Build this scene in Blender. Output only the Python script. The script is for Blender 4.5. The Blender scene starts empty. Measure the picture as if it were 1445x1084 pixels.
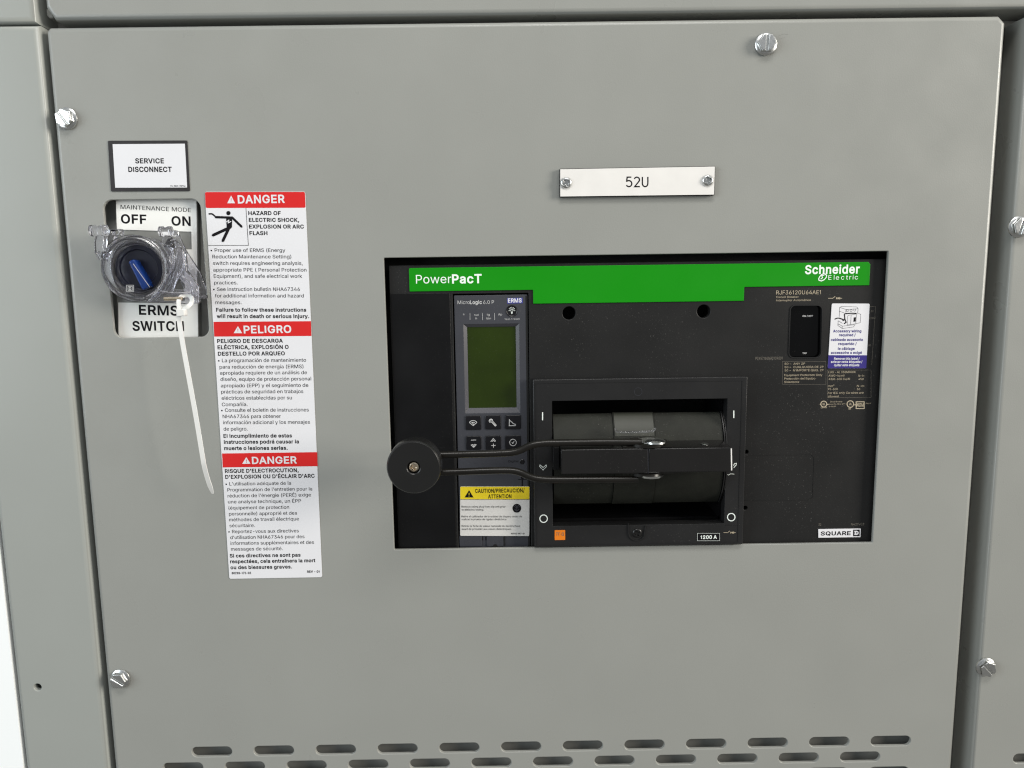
import bpy, bmesh, math, random
import numpy as np
from mathutils import Vector, Matrix, geometry
random.seed(7)
sc = bpy.context.scene
col = sc.collection
R = math.radians

# ------------------------------------------------------------------ camera
D = 0.645                       # metres from lens to the cover panel
YAW, PITCH, ROLL, F = 0.00393637, 0.14125277, -0.01357106, 1085.0
def _axes():
    c, s = math.cos, math.sin
    Ry = np.array([[c(YAW), s(YAW), 0], [-s(YAW), c(YAW), 0], [0, 0, 1]])
    Rp = np.array([[1, 0, 0], [0, c(PITCH), s(PITCH)], [0, -s(PITCH), c(PITCH)]])
    Fw = Ry @ Rp @ np.array([0, 1, 0]); U = Ry @ Rp @ np.array([0, 0, 1]); X = np.cross(Fw, U)
    return c(ROLL)*X + s(ROLL)*U, -s(ROLL)*X + c(ROLL)*U, Fw
AX, AU, AF = _axes()
cam_d = bpy.data.cameras.new('camera'); cam = bpy.data.objects.new('camera', cam_d); col.objects.link(cam)
cam_d.sensor_width = 36; cam_d.lens = F/1445*36; cam_d.clip_start = 0.01; cam_d.clip_end = 100
m = Matrix.Identity(4)
for i in range(3):
    m[i][0], m[i][1], m[i][2] = AX[i], AU[i], -AF[i]
m[0][3], m[1][3], m[2][3] = 0, -D, 0
cam.matrix_world = m
sc.camera = cam

# ------------------------------------------------------------------ world, lamps, exposure
sc.view_settings.view_transform = 'Standard'; sc.view_settings.look = 'None'
sc.view_settings.exposure = 0; sc.view_settings.gamma = 1
w = bpy.data.worlds.new('World'); sc.world = w; w.use_nodes = True
bg = w.node_tree.nodes['Background']; bg.inputs[1].default_value = 0.33
_g = w.node_tree.nodes.new('ShaderNodeTexCoord'); _s = w.node_tree.nodes.new('ShaderNodeSeparateXYZ'); _r = w.node_tree.nodes.new('ShaderNodeValToRGB'); _m = w.node_tree.nodes.new('ShaderNodeMapRange')
_m.inputs[1].default_value = -1; _m.inputs[2].default_value = 1
w.node_tree.links.new(_g.outputs['Generated'], _s.inputs[0]); w.node_tree.links.new(_s.outputs[2], _m.inputs[0]); w.node_tree.links.new(_m.outputs[0], _r.inputs[0]); w.node_tree.links.new(_r.outputs[0], bg.inputs[0])
_r.color_ramp.elements[0].position = 0.30; _r.color_ramp.elements[0].color = (0.56, 0.55, 0.52, 1)      # floor
_r.color_ramp.elements[1].position = 0.75; _r.color_ramp.elements[1].color = (1.25, 1.3, 1.35, 1)       # ceiling
_e = _r.color_ramp.elements.new(0.50); _e.color = (0.72, 0.75, 0.77, 1)                                  # walls
def area(name, loc, target, size, power, color, size_y=None):
    l = bpy.data.lights.new(name, 'AREA'); l.shape = 'RECTANGLE'; l.size = size; l.size_y = size_y or size
    l.energy = power; l.color = color
    o = bpy.data.objects.new(name, l); col.objects.link(o); o.location = loc
    o.rotation_euler = (Vector(target)-Vector(loc)).to_track_quat('-Z', 'Y').to_euler()
    return o
area('doorway_light', (4.6, -2.1, 1.1), (0.1, 0, -0.1), 1.5, 290, (1.0, 0.94, 0.85), 2.1)
area('left_window_light', (-2.3, -1.5, 0.3), (-0.1, 0, -0.1), 1.3, 36, (0.86, 0.95, 1.0), 1.6)
area('ceiling_light', (0.2, -1.3, 1.9), (0, 0, -0.2), 1.6, 30, (1.0, 0.98, 0.94), 0.5)

# ------------------------------------------------------------------ pixel <-> place
def P(px, py, d=0.0):
    """point at distance d in front of the cover panel that shows at photo pixel (px,py)"""
    v = AF*F + AX*(px-722.5) - AU*(py-542)
    t = (D-d)/v[1]
    return Vector((v[0]*t, -d, v[2]*t))
def P2(px, py, d=0.0):
    p = P(px, py, d); return (p.x, p.z)
def K(ox, oy, s):
    return lambda x, y: (ox+x/s, oy+y/s)
ident = lambda x, y: (x, y)

# ------------------------------------------------------------------ materials
def mat(name, c, rough=0.5, metal=0, noise=0.0, nscale=30, bump=0.0, bscale=400, spec=0.5, trans=0, ior=1.45, alpha=None, specks=0.0, coat=0, rvar=0.0, wave=0.0):
    m = bpy.data.materials.new(name); m.use_nodes = True
    nt = m.node_tree; b = nt.nodes['Principled BSDF']; L = nt.links
    b.inputs['Base Color'].default_value = (*c, 1); b.inputs['Roughness'].default_value = rough
    b.inputs['Metallic'].default_value = metal; b.inputs['Specular IOR Level'].default_value = spec
    b.inputs['Transmission Weight'].default_value = trans; b.inputs['IOR'].default_value = ior
    b.inputs['Coat Weight'].default_value = coat
    tc = nt.nodes.new('ShaderNodeNewGeometry')
    def nz(scale, detail=4):
        n = nt.nodes.new('ShaderNodeTexNoise'); n.inputs['Scale'].default_value = scale; n.inputs['Detail'].default_value = detail
        L.new(tc.outputs['Position'], n.inputs['Vector']); return n
    src = None
    if noise:
        n = nz(nscale); mx = nt.nodes.new('ShaderNodeMix'); mx.data_type = 'RGBA'
        mx.inputs[6].default_value = (*[max(0, v*(1-noise)) for v in c], 1); mx.inputs[7].default_value = (*[v*(1+noise) for v in c], 1)
        L.new(n.outputs['Fac'], mx.inputs[0]); src = mx.outputs[2]
    if specks:
        n = nz(900, 2); rp = nt.nodes.new('ShaderNodeMapRange'); rp.inputs[1].default_value = 0.66; rp.inputs[2].default_value = 0.80
        n2 = nz(14, 3); rp2 = nt.nodes.new('ShaderNodeMapRange'); rp2.inputs[1].default_value = 0.42; rp2.inputs[2].default_value = 0.7
        mu = nt.nodes.new('ShaderNodeMath'); mu.operation = 'MULTIPLY'
        L.new(n.outputs['Fac'], rp.inputs[0]); L.new(n2.outputs['Fac'], rp2.inputs[0]); L.new(rp.outputs[0], mu.inputs[0]); L.new(rp2.outputs[0], mu.inputs[1])
        mu2 = nt.nodes.new('ShaderNodeMath'); mu2.operation = 'MULTIPLY'; mu2.inputs[1].default_value = specks; L.new(mu.outputs[0], mu2.inputs[0])
        mx = nt.nodes.new('ShaderNodeMix'); mx.data_type = 'RGBA'; L.new(mu2.outputs[0], mx.inputs[0])
        if src: L.new(src, mx.inputs[6])
        else: mx.inputs[6].default_value = (*c, 1)
        mx.inputs[7].default_value = (0.35, 0.34, 0.32, 1); src = mx.outputs[2]
    if src: L.new(src, b.inputs['Base Color'])
    if rvar:
        n = nz(22, 5); rp = nt.nodes.new('ShaderNodeMapRange'); rp.inputs[3].default_value = rough-rvar; rp.inputs[4].default_value = rough+rvar
        rp.inputs[1].default_value = 0.3; rp.inputs[2].default_value = 0.7
        L.new(n.outputs['Fac'], rp.inputs[0]); L.new(rp.outputs[0], b.inputs['Roughness'])
    last = None
    if bump:
        n = nz(bscale, 3); bp = nt.nodes.new('ShaderNodeBump'); bp.inputs['Strength'].default_value = bump; bp.inputs['Distance'].default_value = 0.0005
        L.new(n.outputs['Fac'], bp.inputs['Height']); last = bp
    if wave:
        n = nz(7, 1); bp = nt.nodes.new('ShaderNodeBump'); bp.inputs['Strength'].default_value = 1.0; bp.inputs['Distance'].default_value = wave
        L.new(n.outputs['Fac'], bp.inputs['Height'])
        if last: L.new(last.outputs[0], bp.inputs['Normal'])
        last = bp
    if last: L.new(last.outputs[0], b.inputs['Normal'])
    return m
M = {}
M['paint'] = mat('grey powder coat', (0.278, 0.283, 0.264), 0.34, noise=0.05, nscale=9, bump=0.16, bscale=900, rvar=0.10, wave=0.0022, spec=0.5)
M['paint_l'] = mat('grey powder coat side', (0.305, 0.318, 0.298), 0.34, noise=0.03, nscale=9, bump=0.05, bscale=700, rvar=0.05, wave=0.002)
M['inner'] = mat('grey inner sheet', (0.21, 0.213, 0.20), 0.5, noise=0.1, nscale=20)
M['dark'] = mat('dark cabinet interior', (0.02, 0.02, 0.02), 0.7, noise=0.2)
M['wall'] = mat('white painted surface', (0.88, 0.9, 0.9), 0.6, noise=0.03, nscale=6)
M['zinc'] = mat('bright zinc steel', (0.70, 0.71, 0.70), 0.27, 1, noise=0.25, nscale=400, bump=0.2, bscale=350)
M['brass'] = mat('yellow zinc steel', (0.80, 0.68, 0.52), 0.25, 1, noise=0.25, nscale=300)
M['white'] = mat('white vinyl', (0.71, 0.71, 0.735), 0.38, noise=0.02, nscale=60, rvar=0.06)
M['offwhite'] = mat('ivory engraved laminate', (0.74, 0.725, 0.70), 0.42, noise=0.05, nscale=90, rvar=0.08)
M['paper'] = mat('glossy white label stock', (0.82, 0.82, 0.79), 0.35, noise=0.02, nscale=40, rvar=0.05, wave=0.002)
M['foil'] = mat('matt silver label stock', (0.66, 0.645, 0.62), 0.42, noise=0.08, nscale=700)
M['ink'] = mat('black ink', (0.006, 0.0055, 0.007), 0.6, spec=0.15)
M['blackv'] = mat('black vinyl border', (0.028, 0.026, 0.027), 0.3, noise=0.3, nscale=200)
M['red'] = mat('red ink', (0.60, 0.018, 0.018), 0.5, spec=0.25, noise=0.04, nscale=50)
M['yellow'] = mat('yellow ink', (0.78, 0.60, 0.02), 0.35, noise=0.05, nscale=90)
M['blueink'] = mat('blue ink', (0.042, 0.032, 0.20), 0.4, spec=0.3)
M['bluebox'] = mat('blue backing', (0.05, 0.055, 0.28), 0.4)
M['orange'] = mat('orange sticker', (0.75, 0.20, 0.012), 0.4, noise=0.06, nscale=200)
M['green'] = mat('green banner', (0.004, 0.24, 0.002), 0.45, noise=0.04, nscale=30, rvar=0.05, spec=0.3)
M['whiteink'] = mat('white ink', (0.80, 0.86, 0.82), 0.45)
M['greyink'] = mat('light grey ink', (0.50, 0.50, 0.50), 0.5)
M['beige'] = mat('beige laser marking', (0.42, 0.36, 0.26), 0.6, noise=0.4, nscale=1500)
M['beige2'] = mat('dim beige marking', (0.16, 0.145, 0.12), 0.6, noise=0.5, nscale=1500)
M['black'] = mat('black moulded plastic', (0.0125, 0.0125, 0.0125), 0.45, spec=0.35, noise=0.15, nscale=25, bump=0.10, bscale=1600, specks=0.30, rvar=0.07)
M['black2'] = mat('smooth black moulded plastic', (0.0045, 0.0045, 0.005), 0.38, noise=0.25, nscale=22, bump=0.06, bscale=1200, specks=0.12, rvar=0.07, spec=0.3)
M['frame'] = mat('satin black plastic', (0.014, 0.014, 0.0145), 0.36, noise=0.2, nscale=30, bump=0.08, bscale=1500, specks=0.35, rvar=0.07)
M['drum'] = mat('dusty black drum', (0.014, 0.015, 0.0115), 0.62, spec=0.3, noise=0.6, nscale=60, bump=0.25, bscale=1500, specks=0.6)
M['tape'] = mat('pale film', (0.026, 0.028, 0.020), 0.45, noise=0.2, nscale=60)
M['gloss'] = mat('gloss black plastic', (0.011, 0.0105, 0.0105), 0.14, noise=0.2, nscale=40, wave=0.0015, specks=0.15)
M['window'] = mat('gloss black window', (0.0015, 0.0015, 0.0018), 0.14, spec=0.35, noise=0.2, specks=0.15)
M['void'] = mat('black recess', (0.004, 0.004, 0.004), 0.7)
M['slate'] = mat('slate grey plastic', (0.042, 0.044, 0.053), 0.42, noise=0.08, nscale=40, bump=0.08, bscale=1500, specks=0.15, rvar=0.05)
M['slate_lt'] = mat('polished slate bezel', (0.060, 0.060, 0.070), 0.25)
M['lcd'] = mat('unlit green display', (0.016, 0.029, 0.0016), 0.12, noise=0.35, nscale=35, specks=0.1)
M['key'] = mat('rubber key', (0.006, 0.006, 0.008), 0.3)
M['rod'] = mat('black oxide rod', (0.011, 0.010, 0.0085), 0.28, 0.2, noise=0.3, nscale=120)
M['knob'] = mat('black phenolic', (0.011, 0.011, 0.011), 0.27, noise=0.1, nscale=60, bump=0.06, bscale=1500, specks=0.12)
M['clear'] = mat('clear polycarbonate', (0.95, 0.945, 0.99), 0.02, trans=0.97, ior=1.44)
M['blue'] = mat('blue switch knob', (0.005, 0.028, 0.15), 0.25, noise=0.2, nscale=200)
M['switch'] = mat('switch body', (0.012, 0.013, 0.026), 0.3, noise=0.2, nscale=100)
M['nylon'] = mat('white nylon', (0.70, 0.70, 0.68), 0.35, spec=0.4)

# ------------------------------------------------------------------ object helpers
WORG = {}
def empty(name, loc, label=None, cat=None, group=None):
    o = bpy.data.objects.new(name, None); o.empty_display_size = 0.01; col.objects.link(o); o.location = loc
    WORG[o.name] = Vector(loc); tag(o, label, cat, group); return o
def tag(o, label=None, cat=None, group=None, kind=None):
    if label: o['label'] = label
    if cat: o['category'] = cat
    if group: o['group'] = group
    if kind: o['kind'] = kind
    return o
def link(name, V, Fc, material, parent=None, smooth=40, recalc=True, kind=None):
    V = [Vector(v) for v in V]
    lo = Vector([min(v[i] for v in V) for i in range(3)]); hi = Vector([max(v[i] for v in V) for i in range(3)])
    c = (lo+hi)/2
    me = bpy.data.meshes.new(name); me.from_pydata([v-c for v in V], [], Fc)
    if recalc:
        bm = bmesh.new(); bm.from_mesh(me); bmesh.ops.remove_doubles(bm, verts=bm.verts, dist=1e-7)
        bmesh.ops.recalc_face_normals(bm, faces=bm.faces); bm.to_mesh(me); bm.free()
    me.materials.append(M[material] if isinstance(material, str) else material)
    if smooth:
        me.polygons.foreach_set('use_smooth', [True]*len(me.polygons)); me.set_sharp_from_angle(angle=R(smooth))
        for p in me.polygons:
            if abs(p.normal.y) > 0.99999: p.use_smooth = False
    o = bpy.data.objects.new(name, me); col.objects.link(o)
    if parent:
        o.parent = parent; o.location = c-WORG[parent.name]
    else:
        o.location = c
    WORG[o.name] = c
    if kind: o['kind'] = kind
    return o
def ccw(pts):
    a = sum(pts[i][0]*pts[(i+1) % len(pts)][1]-pts[(i+1) % len(pts)][0]*pts[i][1] for i in range(len(pts)))
    return pts if a > 0 else pts[::-1]
def rounded(pts, r, n=5):
    """round every corner of a polygon by r (or list of r)"""
    pts = ccw([Vector(p) for p in pts]); out = []
    N = len(pts)
    for i, p in enumerate(pts):
        rr = r
        a = (pts[i-1]-p); b = (pts[(i+1) % N]-p)
        la, lb = a.length, b.length; a /= la; b /= lb
        ang = a.angle(b)
        if rr <= 0 or ang > R(176): out.append((p.x, p.y)); continue
        t = min(rr/math.tan(ang/2), la*0.49, lb*0.49); rr = t*math.tan(ang/2)
        cen = p+(a+b).normalized()*(rr/math.sin(ang/2))
        s = p+a*t; e = p+b*t
        a0 = math.atan2(s.y-cen.y, s.x-cen.x); a1 = math.atan2(e.y-cen.y, e.x-cen.x)
        da = (a1-a0+math.pi) % (2*math.pi)-math.pi
        for k in range(n+1):
            th = a0+da*k/n; out.append((cen.x+rr*math.cos(th), cen.y+rr*math.sin(th)))
    return out
def rect(x0, z0, x1, z1): return [(x0, z0), (x1, z0), (x1, z1), (x0, z1)]
def circle(c, r, n=32): return [(c[0]+r*math.cos(2*math.pi*k/n), c[1]+r*math.sin(2*math.pi*k/n)) for k in range(n)]
def offset(pts, e):
    """move ccw polygon inwards by e"""
    N = len(pts); out = []
    for i in range(N):
        p0, p, p1 = Vector(pts[i-1]), Vector(pts[i]), Vector(pts[(i+1) % N])
        a = (p-p0); b = (p1-p)
        if a.length < 1e-9: a = b
        if b.length < 1e-9: b = a
        a = a.normalized(); b = b.normalized()
        n0 = Vector((-a.y, a.x)); n1 = Vector((-b.y, b.x)); n = n0+n1
        if n.length < 1e-6: n = n0
        n.normalize(); k = max(0.35, n.dot(n0))
        q = p+n*(e/k); out.append((q.x, q.y))
    return out
def plate_geo(outline, holes, d, th, bev=0.0, hbev=None, seg=3, sheet=None):
    if hbev is None: hbev = bev
    V, Fc = [], []
    def ring(pts, dd):
        i0 = len(V); V.extend([(x, -dd, z) for x, z in pts]); return list(range(i0, i0+len(pts)))
    def bridge(a, b):
        n = len(a)
        for i in range(n): Fc.append((a[i], a[(i+1) % n], b[(i+1) % n], b[i]))
    fronts, backs = [], []
    for k, poly in enumerate([outline]+list(holes)):
        poly = ccw(list(poly)); bb = bev if k == 0 else hbev; sg = 1 if k == 0 else -1
        rings = []
        if bb > 0:
            for j in range(seg+1):
                a = math.pi/2*j/seg
                rings.append(ring(offset(poly, sg*bb*(1-math.sin(a))), d-bb*(1-math.cos(a))))
        else: rings.append(ring(poly, d))
        if sheet and k: rings.append(ring(poly, d-sheet))
        else: rings.append(ring(poly, d-th))
        if sheet and not k:
            rings.append(ring(offset(poly, sheet), d-th)); rings.append(ring(offset(poly, max(sheet, bev)), d-sheet))
        for j in range(len(rings)-1): bridge(rings[j], rings[j+1])
        fronts.append(rings[0]); backs.append(rings[-1])
    for group in (fronts, backs):
        flat = [i for g in group for i in g]
        tris = geometry.tessellate_polygon([[Vector((V[i][0], V[i][2], 0)) for i in g] for g in group])
        for t in tris: Fc.append(tuple(flat[i] for i in t))
    return V, Fc
def plate(name, outline, d, th, material, parent=None, holes=(), bev=0.0, hbev=None, seg=3, sheet=None, **k):
    V, Fc = plate_geo(outline, holes, d, th, bev, hbev, seg, sheet)
    return link(name, V, Fc, material, parent, **k)
def pxpoly(pts, d, f=ident): return [P2(*f(x, y), d) for x, y in pts]
def pxrect(x0, y0, x1, y1, d, f=ident):
    a = P2(*f(x0, y0), d); b = P2(*f(x1, y1), d); return [a, (b[0], a[1]), b, (a[0], b[1])]
def frame_path(path):
    T = []
    for i in range(len(path)):
        a = path[max(0, i-1)]; b = path[min(len(path)-1, i+1)]; T.append((b-a).normalized())
    return T
def sweep_geo(path, sect, up=Vector((0, -1, 0)), closed=False, scales=None):
    """sweep a closed section (list of (u,v)) along a path"""
    path = [Vector(p) for p in path]; n = len(sect); V, Fc = [], []
    N = len(path)
    if closed: T = [(path[(i+1) % N]-path[i-1]).normalized() for i in range(N)]
    else: T = frame_path(path)
    for i, (p, t) in enumerate(zip(path, T)):
        u = up.cross(t)
        if u.length < 1e-4: u = Vector((1, 0, 0)).cross(t)
        u.normalize(); v = t.cross(u).normalized(); s = scales[i] if scales else 1
        for a, b in sect: V.append(p+u*a*s+v*b*s)
    for i in range(N-1+(1 if closed else 0)):
        j = (i+1) % N
        for k in range(n): Fc.append((i*n+k, i*n+(k+1) % n, j*n+(k+1) % n, j*n+k))
    if not closed:
        Fc.append(tuple(range(n))); Fc.append(tuple(range((N-1)*n, N*n)))
    return V, Fc
def smooth_path(pts, it=3):
    pts = [Vector(p) for p in pts]
    for _ in range(it):
        q = [pts[0]]
        for a, b in zip(pts[:-1], pts[1:]): q += [a*0.75+b*0.25, a*0.25+b*0.75]
        q.append(pts[-1]); pts = q
    return pts
def csec(r, n=14): return [(r*math.cos(2*math.pi*k/n), r*math.sin(2*math.pi*k/n)) for k in range(n)]
def tube(name, path, r, material, parent=None, n=14, closed=False, **k):
    V, Fc = sweep_geo(path, csec(r, n), closed=closed); return link(name, V, Fc, material, parent, smooth=50, **k)
def lathe_geo(prof, c, axis='y', n=40):
    """prof: list of (radius, height) ; height runs towards the viewer for axis 'y', upwards for 'z', right for 'x'"""
    V, Fc = [], []
    for r, h in prof:
        for k in range(n):
            a = 2*math.pi*k/n; u, v = r*math.cos(a), r*math.sin(a)
            o = {'y': (u, -h, v), 'z': (u, v, h), 'x': (h, u, v)}[axis]
            V.append(Vector(c)+Vector(o))
    for i in range(len(prof)-1):
        for k in range(n): Fc.append((i*n+k, i*n+(k+1) % n, (i+1)*n+(k+1) % n, (i+1)*n+k))
    Fc.append(tuple(range(n))); Fc.append(tuple(range((len(prof)-1)*n, len(prof)*n)))
    return V, Fc
def lathe(name, prof, c, material, parent=None, axis='y', n=40, smooth=35, **k):
    V, Fc = lathe_geo(prof, c, axis, n); return link(name, V, Fc, material, parent, smooth=smooth, **k)
def merge(*geos):
    V, Fc = [], []
    for v, f in geos:
        o = len(V); V += list(v); Fc += [tuple(i+o for i in t) for t in f]
    return V, Fc

def stack(geos):
    """print layers laid over one another, each a hair prouder than the last"""
    return merge(*[([Vector(v)+Vector((0, -.000012*k, 0)) for v in g[0]], g[1]) for k, g in enumerate(geos)])
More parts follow.
